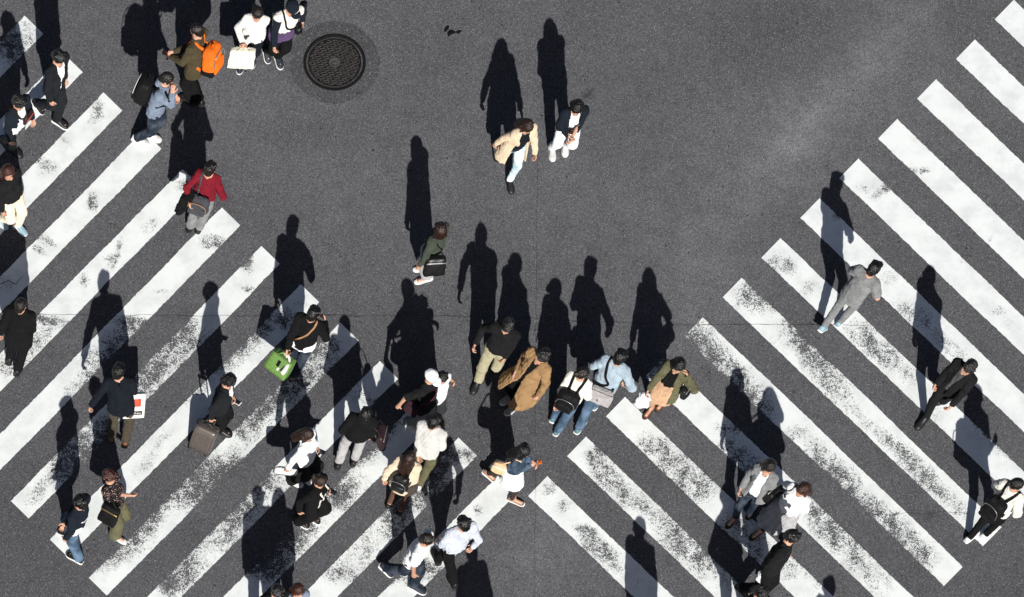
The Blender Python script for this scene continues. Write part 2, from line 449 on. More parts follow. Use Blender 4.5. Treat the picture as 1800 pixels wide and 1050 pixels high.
# -------- worn white paint
WEAR = [(172, 192, (10, 17), .62), (160, 215, 8, .3), (83, 288, (20, 9), .5, 30), (70, 305, 14, .2), (118, 250, (14, 5), .35, 40),
        (163, 345, (9, 8), .45), (163, 362, 10, .62), (85, 425, (22, 8), .5, 25), (68, 440, (16, 6), .5, 30), (12, 500, 16, .4),
        (258, 400, (22, 10), .38, -35), (205, 445, (7, 24), .55, 20), (185, 455, 8, .4), (148, 493, (10, 14), .5), (325, 325, (16, 10), .62),
        (375, 425, (20, 12), .65), (345, 455, 8, .25), (283, 512, (14, 5), .5), (435, 460, (9, 15), .6), (433, 508, (10, 6), .6), (432, 470, 14, .2),
        (85, 563, (28, 8), .62, 8), (235, 566, (26, 8), .62, 4), (60, 590, 20, .3), (15, 640, (30, 20), .5), (70, 600, (30, 10), .35, -45),
        (220, 590, (30, 20), .45, -45), (180, 630, (34, 24), .52, -45), (130, 680, (40, 20), .32, -45),
        (330, 585, (30, 26), .55), (290, 625, (42, 28), .55, -45), (250, 670, (30, 24), .66, -45), (225, 740, 24, .5), (160, 780, (45, 26), .85, -45),
        (110, 820, (30, 20), .5, -45), (60, 870, (30, 14), .4, -45), (440, 585, (28, 20), .55), (470, 560, 20, .3), (410, 625, (34, 22), .55, -45),
        (350, 690, (30, 16), .35, -45), (290, 770, (40, 10), .3, -45), (255, 820, (30, 10), .35, -45), (530, 535, (16, 8), .35), (505, 560, 16, .6),
        (575, 610, (24, 20), .56), (540, 650, (34, 24), .6, -45), (490, 690, (34, 26), .75, -45), (450, 735, (30, 22), .5, -45),
        (430, 760, 16, .4), (380, 830, (36, 24), .68, -45), (350, 860, (34, 24), .62, -45), (290, 880, (44, 18), .5, -45), (240, 940, (40, 24), .62, -45),
        (190, 985, (30, 18), .42, -45), (420, 830, 22, .45), (470, 850, 26, .58), (430, 890, (26, 20), .6), (400, 930, (30, 26), .6, -45),
        (330, 1000, (40, 22), .66, -45), (300, 1030, 20, .5), (640, 790, (24, 22), .66), (655, 760, 20, .5), (690, 740, (30, 24), .45, -45), (610, 850, (30, 24), .56),
        (560, 850, 20, .6), (540, 890, 30, .5), (500, 950, (46, 26), .8, -45), (465, 990, (30, 26), .75), (600, 880, 14, .65),
        (520, 930, 20, .7), (600, 680, 30, .35), (650, 700, (18, 20), .3), (775, 800, (22, 16), .65), (770, 830, (28, 24), .6), (820, 800, (18, 10), .55),
        (740, 870, (30, 22), .56), (700, 900, (28, 22), .55), (750, 850, 20, .4), (640, 960, (34, 24), .42, -45), (600, 1010, (30, 16), .52), (690, 930, 16, .4),
        (750, 1000, (26, 16), .6), (700, 1010, (30, 20), .5), (840, 898, (8, 9), .62), (780, 960, (30, 14), .3),
        (965, 860, (16, 12), .5, -60), (990, 890, (14, 8), .6, -40), (1030, 930, (13, 4), .6, 10), (1040, 950, (34, 16), .45, 45), (1075, 985, (40, 16), .4, 45),
        (1140, 1030, 24, .2), (1045, 800, (16, 14), .45), (1065, 835, (30, 20), .55, 45), (1105, 875, (26, 18), .45, 45), (1150, 905, (34, 16), .35, 45),
        (1190, 950, (34, 24), .55, 45), (1240, 990, (30, 22), .55, 45), (1290, 1030, 24, .3), (1140, 775, (24, 18), .42), (1180, 815, (34, 24), .55, 45),
        (1230, 855, (30, 22), .55, 45), (1290, 920, 26, .45), (1330, 960, 26, .45), (1155, 645, (30, 18), .75, -30), (1185, 640, 18, .5), (1200, 680, 16, .35),
        (1280, 750, (26, 10), .35), (1290, 790, (30, 18), .55, 45), (1330, 830, 24, .4), (1225, 585, (24, 18), .5), (1215, 610, (16, 14), .6), (1250, 620, (34, 20), .55, 45),
        (1295, 665, (34, 22), .55, 45), (1340, 710, (34, 20), .5, 45), (1330, 530, (30, 20), .52), (1310, 510, 16, .35), (1365, 600, (14, 12), .2), (1400, 590, (40, 16), .45, 45),
        (1430, 630, (34, 22), .5, 45), (1470, 680, (34, 22), .45, 45), (1520, 740, (40, 12), .3, 45), (1570, 780, (30, 12), .35, 45), (1610, 820, (40, 18), .5, 45),
        (1650, 860, (34, 14), .42, 45), (1690, 900, 22, .3), (1400, 760, (20, 12), .25), (1440, 800, (36, 20), .48, 45), (1485, 850, (36, 24), .58, 45),
        (1540, 900, (36, 18), .48, 45), (1590, 940, (40, 22), .52, 45), (1630, 985, 24, .35), (1420, 890, (34, 16), .45, 45), (1460, 935, (34, 22), .55, 45),
        (1510, 985, (34, 20), .5, 45), (1550, 1030, 24, .3), (1385, 1000, 26, .4), (1440, 1030, 24, .25), (1365, 462, (20, 14), .45), (1390, 470, 14, .35), (1425, 505, (20, 14), .4),
        (1515, 590, (34, 20), .45, 45), (1550, 620, (30, 18), .42, 45), (1600, 660, (36, 16), .38, 45), (1640, 730, 18, .3), (1520, 330, (16, 10), .4), (1545, 340, (18, 6), .4, -45), (1560, 330, 10, .3),
        (1560, 490, (18, 12), .45), (1470, 380, 10, .4), (1590, 540, (22, 14), .4), (1620, 560, 18, .35), (1660, 600, (34, 16), .4, 45), (1700, 640, 20, .28),
        (1600, 300, 10, .3), (1625, 300, (14, 6), .4), (1750, 550, (16, 8), .4, -20), (1740, 420, 8, .35), (1690, 460, 8, .3), (1770, 780, (34, 20), .5, 45), (1730, 750, 24, .3),
        (40, 60, (26, 30), .4), (5, 75, (20, 14), .7), (20, 100, 20, .4), (1780, 570, 16, .3)]
def paint_material():
    m, nt, b, out = newmat('road_paint'); N = NT(nt)
    co = N.coord()
    n1 = N.noise(co, 64.0, 3.0, 0.66)
    n2 = N.noise(co, 21.0, 3.0, 0.55)
    n = N.math('ADD', N.math('MULTIPLY', n1, 0.68), N.math('MULTIPLY', n2, 0.32))
    at = N.n('ShaderNodeAttribute', attribute_name='wear')
    th = N.math('ADD', 0.25, N.math('MULTIPLY', at.outputs['Fac'], 0.50))
    keep = N.smooth(N.math('SUBTRACT', n, th), -0.014, 0.020)
    thin = N.math('MULTIPLY', N.smooth(N.math('SUBTRACT', n, th), 0.0, 0.15, 1.0, 0.0), N.smooth(at.outputs['Fac'], 0.05, 0.4))
    dirt = N.noise(co, 2.6, 5.0, 0.65)
    speck = N.noise(co, 120.0, 2.0, 0.6)
    col = N.mix(N.smooth(dirt, 0.38, 0.72), (0.80, 0.835, 0.83), (0.66, 0.69, 0.69))
    col = N.mix(N.smooth(speck, 0.60, 0.78), col, (0.56, 0.58, 0.58))
    col = N.mix(N.math('MULTIPLY', thin, 0.55), col, (0.36, 0.375, 0.38))
    N.l(col, b.inputs['Base Color'])
    b.inputs['Roughness'].default_value = 0.7
    b.inputs['Specular IOR Level'].default_value = 0.2
    N.bump(n, 0.25, 0.006, b.inputs['Normal'])
    tr = nt.nodes.new('ShaderNodeBsdfTransparent')
    mx = nt.nodes.new('ShaderNodeMixShader')
    N.l(keep, mx.inputs[0]); N.l(tr.outputs[0], mx.inputs[1]); N.l(b.outputs[0], mx.inputs[2]); N.l(mx.outputs[0], out.inputs[0])
    return m
PAINT = paint_material()
def stripe(corners, k):
    """corners: two of the near end, two of the far end (site-photo positions)"""
    a, b, c, d = [survey(*p) for p in corners]          # a-b one end, d-c other end
    nu = max(8, int(np.linalg.norm(d-a)/0.035)); nv = 11
    u = np.linspace(0, 1, nu+1)[:, None]; v = np.linspace(0, 1, nv+1)[None, :]
    P = (a*((1-u)*(1-v))[..., None]+b*((1-u)*v)[..., None]+c*(u*v)[..., None]+d*(u*(1-v))[..., None])
    rs = np.random.RandomState(100+k)
    # hand-laid edges wander by a few millimetres
    side = _n(b-a)
    for col, sg in ((0, 1), (nv, -1)):
        w = np.cumsum(rs.normal(size=nu+1))*0.0006; w = w*1.8; w -= np.linspace(w[0], w[-1], nu+1)
        P[:, col] += side*(w[:, None]+rs.normal(size=nu+1)[:, None]*0.0028)
    P[..., 2] = 0.004
    ppx, ppy = project(P.reshape(-1, 3))
    w = blobs(ppx, ppy, WEAR)*1.0
    w = 0.66*np.tanh(w/0.62)
    w = w + 0.05*lownoise(ppx, ppy, 60, 5) + 0.22*np.clip(w, 0, 0.5)*lownoise(ppx, ppy, 34, 9)
    vv = np.tile(np.abs(v*2-1), (nu+1, 1)).ravel()
    w = w + (vv > 0.95)*0.14*np.clip(w*2.0, 0.25, 1) + 0.15*np.clip(w, 0, 0.5)*vv**2
    ii = np.arange((nu+1)*(nv+1)).reshape(nu+1, nv+1)
    Q = np.stack([ii[:-1, :-1].ravel(), ii[:-1, 1:].ravel(), ii[1:, 1:].ravel(), ii[1:, :-1].ravel()], 1)
    VV = P.reshape(-1, 3)
    nrm = np.cross(VV[Q[0, 1]]-VV[Q[0, 0]], VV[Q[0, 2]]-VV[Q[0, 0]])
    if nrm[2] < 0: Q = Q[:, ::-1]
    me = mesh_np('crosswalk_stripe', VV, Q, False)
    at = me.attributes.new('wear', 'FLOAT', 'POINT'); at.data.foreach_set('value', np.clip(w, 0, 1).astype(np.float32))
    return link('crosswalk_stripe', me, PAINT, road)
kk = 0
for k in range(-4, 11):                     # left-hand crossing
    ax, ay = 182+69.3*k, 163+67.4*k
    ex, ey = 19+68.5*(k-4), 881+67.6*(k-4)
    stripe([(ax, ay), (ax+32.5, ay+31.5), (ex+31.5, ey+31.0), (ex, ey)], kk); kk += 1
for k in range(-2, 13):                     # right-hand crossing
    ax, ay = 1782-68.35*k, 69.8*k
    ex, ey = ax+457, ay+438.5
    stripe([(ax, ay), (ax-33.5, ay+34.5), (ex-33, ey+33.5), (ex, ey)], kk); kk += 1

# -------- construction joints and cracks in the asphalt
SEAM = plain((0.026, 0.026, 0.027), 0.95, 0.05, name='crack_filler')
def ribbon(pts, width, seed, wob):
    rs = np.random.RandomState(seed)
    P = []
    for (p, q) in zip(pts[:-1], pts[1:]):
        a = survey(*p); b = survey(*q); n = max(3, int(np.linalg.norm(b-a)/0.05))
        for i in range(n): P.append(a+(b-a)*i/n)
    P.append(survey(*pts[-1])); P = np.array(P)
    d = np.gradient(P, axis=0); nn = np.stack([-d[:, 1], d[:, 0], 0*d[:, 0]], 1); nn /= np.linalg.norm(nn, axis=1)[:, None]
    w = rs.normal(size=len(P)); w = np.convolve(w, [.25, .5, .25], 'same')*wob + np.convolve(rs.normal(size=len(P)), np.ones(min(9, len(P)))/4, 'same')*wob
    P = P+nn*w[:, None]
    hw = width*(0.35+0.65*np.abs(np.convolve(rs.normal(size=len(P)), [.3, .4, .3], 'same')))
    V = np.concatenate([P+nn*hw[:, None], P-nn*hw[:, None]]); V[:, 2] = 0.0068
    n = len(P); i = np.arange(n-1)
    return mesh_np('seam', V, np.stack([i, i+n, i+n+1, i+1], 1)[:, ::-1], False)
for pts, wd, wob in (([(20, 553), (200, 555), (520, 556), (800, 555), (1180, 571), (1300, 571), (1530, 572)], 0.0030, 0.009),
                     ([(946, 250), (943, 420), (942, 640), (941, 860), (940, 1090)], 0.0022, 0.005),
                     ([(0, 500), (14, 494), (28, 500), (40, 486)], 0.006, 0.01), ([(1520, 903), (1600, 902), (1700, 901)], 0.0022, 0.010)):
    o = link('crack', ribbon(pts, wd, len(pts), wob), SEAM, road)

# -------- manhole
MH = survey(588, 110); MR = np.linalg.norm(survey(643, 110)-survey(533, 110))/2
def lathe_mesh(name, prof, n=64):
    V = []; 
    for (r, z) in prof:
        for i in range(n):
            a = 2*math.pi*i/n; V.append((r*math.cos(a), r*math.sin(a), z))
    F = []
    for j in range(len(prof)-1):
        for i in range(n):
            F.append((j*n+i, j*n+(i+1) % n, (j+1)*n+(i+1) % n, (j+1)*n+i))
    return mesh_np(name, np.array(V), np.array(F)[:, ::-1], False)
# round cut of newer asphalt
n = 72; V = []; rs = np.random.RandomState(3)
for r in (MR*0.97, MR*1.44):
    for i in range(n):
        a = 2*math.pi*i/n; rr = r*(1+(0.012*rs.normal() if r > MR else 0)); V.append((rr*math.cos(a), rr*math.sin(a), 0.003))
F = np.array([(i, n+i, n+(i+1) % n, (i+1) % n) for i in range(n)])
link('asphalt_patch', mesh_np('asphalt_patch', np.array(V), F, False), PATCH, road, (MH[0], MH[1], 0))
IRON = plain((0.009, 0.009, 0.009), 0.7, 0.2, 0.1, 0.2, name='cast_iron')
IRON_WORN = plain((0.085, 0.079, 0.077), 0.55, 0.4, 0.3, 0.2, name='cast_iron_worn')
manhole = bpy.data.objects.new('manhole_cover', None); COL.objects.link(manhole); manhole.location = (MH[0], MH[1], 0)
tag(manhole, 'round black cast-iron manhole cover with a raised lattice, set in the asphalt', 'manhole cover')
link('frame_ring', lathe_mesh('frame_ring', [(MR*1.0, -0.02), (MR*1.0, 0.006), (MR*0.985, 0.010), (MR*0.93, 0.010), (MR*0.905, 0.007), (MR*0.895, -0.012), (MR*0.885, -0.012), (MR*0.875, 0.008), (MR*0.845, 0.008), (MR*0.83, 0.001)]), IRON, manhole)
link('rim_line', lathe_mesh('rim_line', [(MR*0.872, 0.0085), (MR*0.872, 0.0105), (MR*0.848, 0.0105), (MR*0.848, 0.0085)]), IRON_WORN, manhole)
link('lid', lathe_mesh('lid', [(MR*0.85, 0.0035), (0.001, 0.0035)]), IRON, manhole)
bm = bmesh.new()
st = MR*2*0.85/21
def bar(p, q, w, z0, z1):
    d = (q-p); L = math.hypot(*d)
    if L < 1e-6: return
    nx, ny = -d[1]/L*w, d[0]/L*w
    lo = [bm.verts.new((x, y, z0)) for x, y in ((p[0]+nx, p[1]+ny), (q[0]+nx, q[1]+ny), (q[0]-nx, q[1]-ny), (p[0]-nx, p[1]-ny))]
    hi = [bm.verts.new((x*1, y*1, z1)) for x, y in ((p[0]+nx*.6, p[1]+ny*.6), (q[0]+nx*.6, q[1]+ny*.6), (q[0]-nx*.6, q[1]-ny*.6), (p[0]-nx*.6, p[1]-ny*.6))]
    bm.faces.new(hi[::-1])
    for i in range(4): bm.faces.new((lo[i], lo[(i+1) % 4], hi[(i+1) % 4], hi[i]))
nodes = {}
for i in range(-16, 17):
    for j in range(-16, 17):
        nodes[i, j] = np.array((st*(i+0.5*(j % 2)), st*0.866*j))
for (i, j), p in nodes.items():
    nb = [(i+1, j), (i+(j % 2), j+1), (i-1+(j % 2), j+1)]
    for t, q in enumerate(nb):
        if q in nodes and (i+j+t*2) % 3 != 0:
            q = nodes[q]
            if max(np.hypot(*p), np.hypot(*q)) < MR*0.82 and min(np.hypot(*p), np.hypot(*q)) > MR*0.19: bar(p, q, 0.0045, 0.0035, 0.0105)
bmesh.ops.recalc_face_normals(bm, faces=bm.faces)
me = bpy.data.meshes.new('raised_lattice'); bm.to_mesh(me); bm.free()
tag(link('raised_lattice', me, IRON_WORN, manhole), kind='stuff')
link('lifting_boss', lathe_mesh('lifting_boss', [(MR*0.185, 0.004), (MR*0.185, 0.011), (MR*0.16, 0.013), (MR*0.10, 0.009), (MR*0.08, 0.006), (MR*0.04, 0.012), (0.001, 0.013)]), IRON_WORN, manhole)

# -------- black scraps lying on the road
SCRAP = fabric((0.006, 0.006, 0.007), 0.9)
bm = bmesh.new()
def scrap(bm, pts):
    c = np.mean([survey(*p) for p in pts], axis=0)
    lo = [bm.verts.new((*survey(*p)[:2], 0.006)) for p in pts]
    hi = [bm.verts.new((*(c[:2]+(survey(*p)[:2]-c[:2])*0.9), 0.014)) for p in pts]
    top = bm.verts.new((c[0], c[1], 0.022))
    n = len(pts)
    for i in range(n):
        bm.faces.new((lo[i], lo[(i+1) % n], hi[(i+1) % n], hi[i])); bm.faces.new((hi[i], hi[(i+1) % n], top))
SCR = bmesh.new()
scrap(SCR, [(780, 56), (783, 49), (787, 46), (790, 47), (788, 52), (783, 57)])
scrap(SCR, [(786, 58), (791, 54), (797, 55), (802, 58), (797, 60), (792, 62), (788, 66), (787, 62)])
scrap(SCR, [(801, 57.4), (806, 55), (812, 55), (808, 59), (806, 61), (803, 59)])
bmesh.ops.recalc_face_normals(SCR, faces=SCR.faces)
base = survey(795, 56)
for v in SCR.verts: v.co -= Vector((base[0], base[1], 0))
me = bpy.data.meshes.new('litter'); SCR.to_mesh(me); SCR.free()
tag(link('litter', me, SCRAP, None, (base[0], base[1], 0)), 'torn black scrap lying on bare asphalt right of the manhole', 'litter')

# ------------------------------------------------------------------ people
def ik(a, t, l1, l2, pole):
    """middle joint of a two-bone limb and the reachable end point"""
    d = t-a; L = np.linalg.norm(d); u = d/max(L, 1e-6)
    L2 = min(max(L, abs(l1-l2)+0.03), (l1+l2)*0.995)
    t = a+u*L2
    x = (l1*l1-l2*l2+L2*L2)/(2*L2); y = math.sqrt(max(l1*l1-x*x, 1e-6))
    p = pole-u*(pole@u)
    if np.linalg.norm(p) < 1e-3: p = np.array((0.01, 0.02, -1.0))
    return a+u*x+_n(p)*y, t
def rot(v, ax, ang):
    return np.array(Quaternion(Vector(ax), ang) @ Vector(v))

class Person: pass
SKIN = (0.52, 0.31, 0.215)
def build_skeleton(S):
    p = Person(); p.S = S
    h = S.get('h', 1.70); s = h/1.70; p.s = s
    fem = S.get('fem', False); p.fem = fem
    Z = np.array((0, 0, 1.0))
    if 'shadow' in S:                     # stands beyond the frame: placed by where the head's shadow falls
        z_ = 0.932*h; cot = 1/math.tan(SUN_ELEV)
        b_ = survey(*S['shadow'])+np.array((math.sin(SUN_FROM), math.cos(SUN_FROM), 0))*cot*z_
        q_ = project(b_+np.array((0, 0, z_))); S['head'] = (float(q_[0]), float(q_[1]))
    if 'fL' not in S:
        b_ = survey(*S['head'], 0.932*h); b_[2] = 0
        F_ = ground_dir(*S['dir'], at=tuple(S['head'])); L_ = np.cross(Z, F_); k_ = S.get('stride', 0.22)
        f1 = project(b_+F_*k_+L_*0.07); f2 = project(b_-F_*k_-L_*0.07)
        S['fL'] = (float(f1[0]), float(f1[1])); S['fR'] = (float(f2[0]), float(f2[1]), 0.06 if k_ > 0.1 else 0.0)
    fl = S['fL']; fr = S['fR']
    gl, gr = survey(*fl[:2]), survey(*fr[:2])
    mid = (gl+gr)/2
    F = ground_dir(*S['dir'], at=tuple(S['head']))
    Ls = np.cross(Z, F)
    p.F, p.Ls, p.base = F, Ls, np.array((mid[0], mid[1], 0.0))
    # feet must not cross: keep each on its own side
    pz = 0.915*s
    lim = S.get('lean', 0.34)
    for it in range(3):
        hc = survey(*S['head'], pz+0.665*s)
        off = hc-mid; off[2] = 0; L = np.linalg.norm(off)
        if L > lim: off *= lim/L
        hxy = mid+off
        pel = mid+off*0.35; pel[2] = pz
        p.hip = [pel+Ls*0.088*s-Z*0.03, pel-Ls*0.088*s-Z*0.03]
        p.ank = []; p.foot = []
        for g, f in ((gl, fl), (gr, fr)):
            lift = f[2] if len(f) > 2 else 0.0
            fd = ground_dir(*f[3]) if len(f) > 3 else F
            L_f = 0.255*s
            toe = g+fd*L_f*0.5; toe[2] = 0
            pitch = math.asin(min(0.95, lift/(L_f*0.75)))
            heeldir = -fd*math.cos(pitch)+Z*math.sin(pitch)
            updir = Z*math.cos(pitch)+fd*math.sin(pitch)
            heel = toe+heeldir*L_f
            an = toe+heeldir*L_f*0.74+updir*0.085*s
            p.ank.append(an); p.foot.append((toe, heel, -heeldir, updir))
        need = pz
        reach = 0.832*s
        for hp, an in zip(p.hip, p.ank):
            dxy = np.linalg.norm((hp-an)[:2])
            zmax = an[2]+math.sqrt(max(0.05, reach**2-dxy**2))+0.03
            need = min(need, zmax)
        pz = need
    p.pel = pel
    p.knee = []
    for i in range(2):
        k, a = ik(p.hip[i], p.ank[i], 0.425*s, 0.41*s, F+Ls*(0.12 if i == 0 else -0.12))
        p.knee.append(k); p.ank[i] = a
    hc = np.array((hxy[0], hxy[1], pz+0.665*s))
    nk = pel+(hc-pel)*np.array((0.70, 0.70, 0)); nk[2] = pz+0.495*s
    p.neck, p.hc = nk, hc
    p.U = _n(nk-pel)
    Lt = rot(Ls, Z, math.radians(S.get('twist', 0)))
    p.L = _n(Lt-p.U*(Lt@p.U)); p.V = np.cross(p.L, p.U)
    sw = (0.140 if fem else 0.162)*s
    p.sh = [nk-p.U*0.035*s+p.L*sw, nk-p.U*0.035*s-p.L*sw]
    # head frame
    hd = ground_dir(*S['look'], at=tuple(S['head'])) if 'look' in S else F
    pit = math.radians(S.get('pitch', 12))
    p.HF = hd*math.cos(pit)-Z*math.sin(pit)
    p.HL = np.cross(Z, hd); p.HU = np.cross(p.HF, p.HL)
    # arms
    p.el = []; p.wr = []; p.hdir = []; p.curl = []
    for i, key in enumerate(('hL', 'hR')):
        sg = 1 if i == 0 else -1
        H = S.get(key, ('l', 0.02, 0.06, 0.80))
        if H[0] == 'l':
            t = p.sh[i].copy(); t += F*H[1]*s+Ls*sg*H[2]*s; t[2] = H[3]*s
        else:
            t = survey(H[1], H[2], H[3])
        pole = np.array(S.get('pole'+key[1], None)) if S.get('pole'+key[1]) is not None else -p.V*0.8+Ls*sg*0.55-Z*0.3
        if S.get('pole'+key[1]) is not None: pole = F*pole[0]+Ls*sg*pole[1]+Z*pole[2]
        e, w = ik(p.sh[i], t, 0.285*s, 0.245*s, pole)
        p.el.append(e); p.wr.append(w)
        hd_ = _n(_n(w-e)+np.array((0, 0, -0.15)))
        p.hdir.append(hd_); p.curl.append(S.get('curl'+key[1], 0.45))
    p.hand = [w+d*0.085*s for w, d in zip(p.wr, p.hdir)]
    return p

def fingers(p, i):
    """palm, four fingers and a thumb as a list of tapered segments"""
    s = p.s; w = p.wr[i]; d = p.hdir[i]; sg = 1 if i == 0 else -1
    inn = -p.Ls*sg                                   # palm looks at the body
    inn = _n(inn-d*(inn@d)); ac = np.cross(d, inn)   # across the palm
    if ac@p.F < 0: ac = -ac                          # thumb side to the front
    out = [(w, w+d*0.085*s, 0.021*s, 0.019*s, ac, 1.75)]
    c = p.curl[i]
    for j, (o, ln) in enumerate(((0.030, 0.070), (0.010, 0.078), (-0.010, 0.073), (-0.030, 0.057))):
        b = w+d*0.086*s+ac*o*s
        a1 = 0.35+c*0.9; a2 = a1+0.3+c*1.2
        d1 = d*math.cos(a1)+inn*math.sin(a1); d2 = d*math.cos(a2)+inn*math.sin(a2)
        m = b+d1*ln*0.52*s; e = m+d2*ln*0.5*s
        out.append((b, m, 0.0092*s, 0.0085*s, None, 1)); out.append((m, e, 0.0085*s, 0.007*s, None, 1))
    b = w+d*0.03*s+ac*0.03*s
    m = b+_n(ac*0.75+d*0.6+inn*0.3)*0.04*s; e = m+_n(d+ac*0.15+inn*(0.3+c*0.5))*0.035*s
    out.append((b, m, 0.012*s, 0.0105*s, None, 1)); out.append((m, e, 0.010*s, 0.008*s, None, 1))
    return out

def torso_cones(p, inf):
    s = p.s; U = p.U; P = p.pel; b = -0.006 if p.fem else 0.0
    hw = 1.44 if p.fem else 1.34
    return [(P-U*0.06*s, P+U*0.09*s, (0.108+b*0.3)*s+inf, (0.102+b)*s+inf, hw),
            (P+U*0.08*s, P+U*0.28*s, (0.098+b*1.6)*s+inf, (0.110+b)*s+inf, 1.28),
            (P+U*0.27*s, P+U*0.41*s, (0.113+b)*s+inf, (0.088+b)*s+inf, 1.36)]
def add_torso(f, p, inf, k=0.05):
    for a, b, ra, rb, w in torso_cones(p, inf): f.cone(a, b, ra, rb, k, (p.L, w))
    s = p.s
    if p.fem:
        for sg in (1, -1): f.ell(p.pel+p.U*0.31*s+p.V*0.085*s+p.L*sg*0.062*s, np.eye(3), (0.055+inf*0.7,)*3, 0.05)
    f.cone(p.sh[0], p.sh[1], 0.052*s+inf*0.9, 0.052*s+inf*0.9, 0.05)
    for i in range(2): f.cone(p.neck+p.U*0.035*s, p.sh[i]+p.U*0.008*s, 0.046*s+inf*0.6, 0.042*s+inf*0.8, 0.05)

ORDER = []
def body_mesh(p):
    s = p.s
    ext = [p.pel, p.hc+np.array((0, 0, 0.14*s))]+p.wr+p.hand+p.el+p.ank+p.knee+p.sh
    ext = np.array(ext); lo = ext.min(0)-0.16; hi = ext.max(0)+0.16
    lo[2] = -0.02; hi[2] = p.hc[2]+0.16*s
    fine = [(p.hc-np.array((0, 0, 0.01)), 0.125*s, 0.0105)]+[(w+d*0.085*s, 0.092*s, 0.0078) for w, d in zip(p.wr, p.hdir)]
    f = Field(lo, hi, 0.022, fine)
    add_torso(f, p, 0.0)
    fat = 0.92 if p.fem else 1.0
    for i in range(2):
        f.cone(p.hip[i], p.knee[i], 0.082*s, 0.055*s, 0.05)
        f.cone(p.knee[i], p.ank[i], 0.052*s, 0.038*s, 0.03)
        back = -p.F*0.02
        f.cone(p.knee[i]+(p.ank[i]-p.knee[i])*0.15+back, p.knee[i]+(p.ank[i]-p.knee[i])*0.5+back*0.8, 0.040*s, 0.036*s, 0.03)
        toe, heel, fd, up = p.foot[i]
        f.cone(heel+fd*0.05*s+up*0.045*s, toe-fd*0.05*s+up*0.035*s, 0.034*s, 0.030*s, 0.02)
        f.cone(p.ank[i], heel+fd*0.06*s+up*0.04*s, 0.036*s, 0.034*s, 0.02)
        f.cone(p.sh[i], p.el[i], 0.050*s*fat, 0.038*s*fat, 0.04)
        f.cone(p.el[i], p.wr[i], 0.040*s*fat, 0.0265*s*fat, 0.02)
        for a, b, ra, rb, w, ww in fingers(p, i):
            f.cone(a, b, ra, rb, 0.006, (w, ww) if w is not None else None)
    # head
    H, F, L, U = p.hc, p.HF, p.HL, p.HU
    R = np.array((L, F, U))
    f.cone(p.neck-p.U*0.02*s, H-U*0.06*s-F*0.012, 0.056*s*fat, 0.052*s*fat, 0.035)
    f.ell(H+U*0.022*s-F*0.008*s, R, (0.076*s, 0.096*s, 0.095*s), 0.02)
    f.cone(H+F*0.030*s-U*0.01*s, H+F*0.062*s-U*0.088*s, 0.060*s, 0.030*s, 0.03, (L, 1.08))
    f.cone(H+F*0.085*s+U*0.012*s, H+F*0.106*s-U*0.026*s, 0.0075*s, 0.0115*s, 0.010)          # nose
    f.cone(H+F*0.078*s+U*0.024*s+L*0.034*s, H+F*0.078*s+U*0.024*s-L*0.034*s, 0.013*s, 0.013*s, 0.012)   # brow
    f.cone(H+F*0.083*s-U*0.052*s+L*0.016*s, H+F*0.083*s-U*0.052*s-L*0.016*s, 0.010*s, 0.010*s, 0.008)   # lips
    for sg in (1, -1):
        f.ell(H+F*0.094*s+U*0.004*s+L*sg*0.032*s, R, (0.016*s, 0.010*s, 0.010*s), 0.010, 's')
        f.ell(H+L*sg*0.078*s-F*0.006*s-U*0.005*s, R, (0.012*s, 0.020*s, 0.032*s), 0.006)
    V, Q = f.mesh()
    me = mesh_np('person', V-p.base, Q)
    lip = H+F*0.088*s-U*0.052*s
    d = np.linalg.norm((V-lip)/np.array((1, 1, 0.45)), axis=1)
    brow = np.minimum(np.linalg.norm((V-(H+F*0.088*s+U*0.028*s+L*0.032*s))/np.array((1, 1, .35)), axis=1), np.linalg.norm((V-(H+F*0.088*s+U*0.028*s-L*0.032*s))/np.array((1, 1, .35)), axis=1))
    t = np.clip(1.5-d/0.014, 0, 1)
    t = np.maximum(t, np.clip(1.3-brow/0.02, 0, 1)*0.7)
    at = me.attributes.new('tint', 'FLOAT', 'POINT'); at.data.foreach_set('value', t.astype(np.float32))
    return me

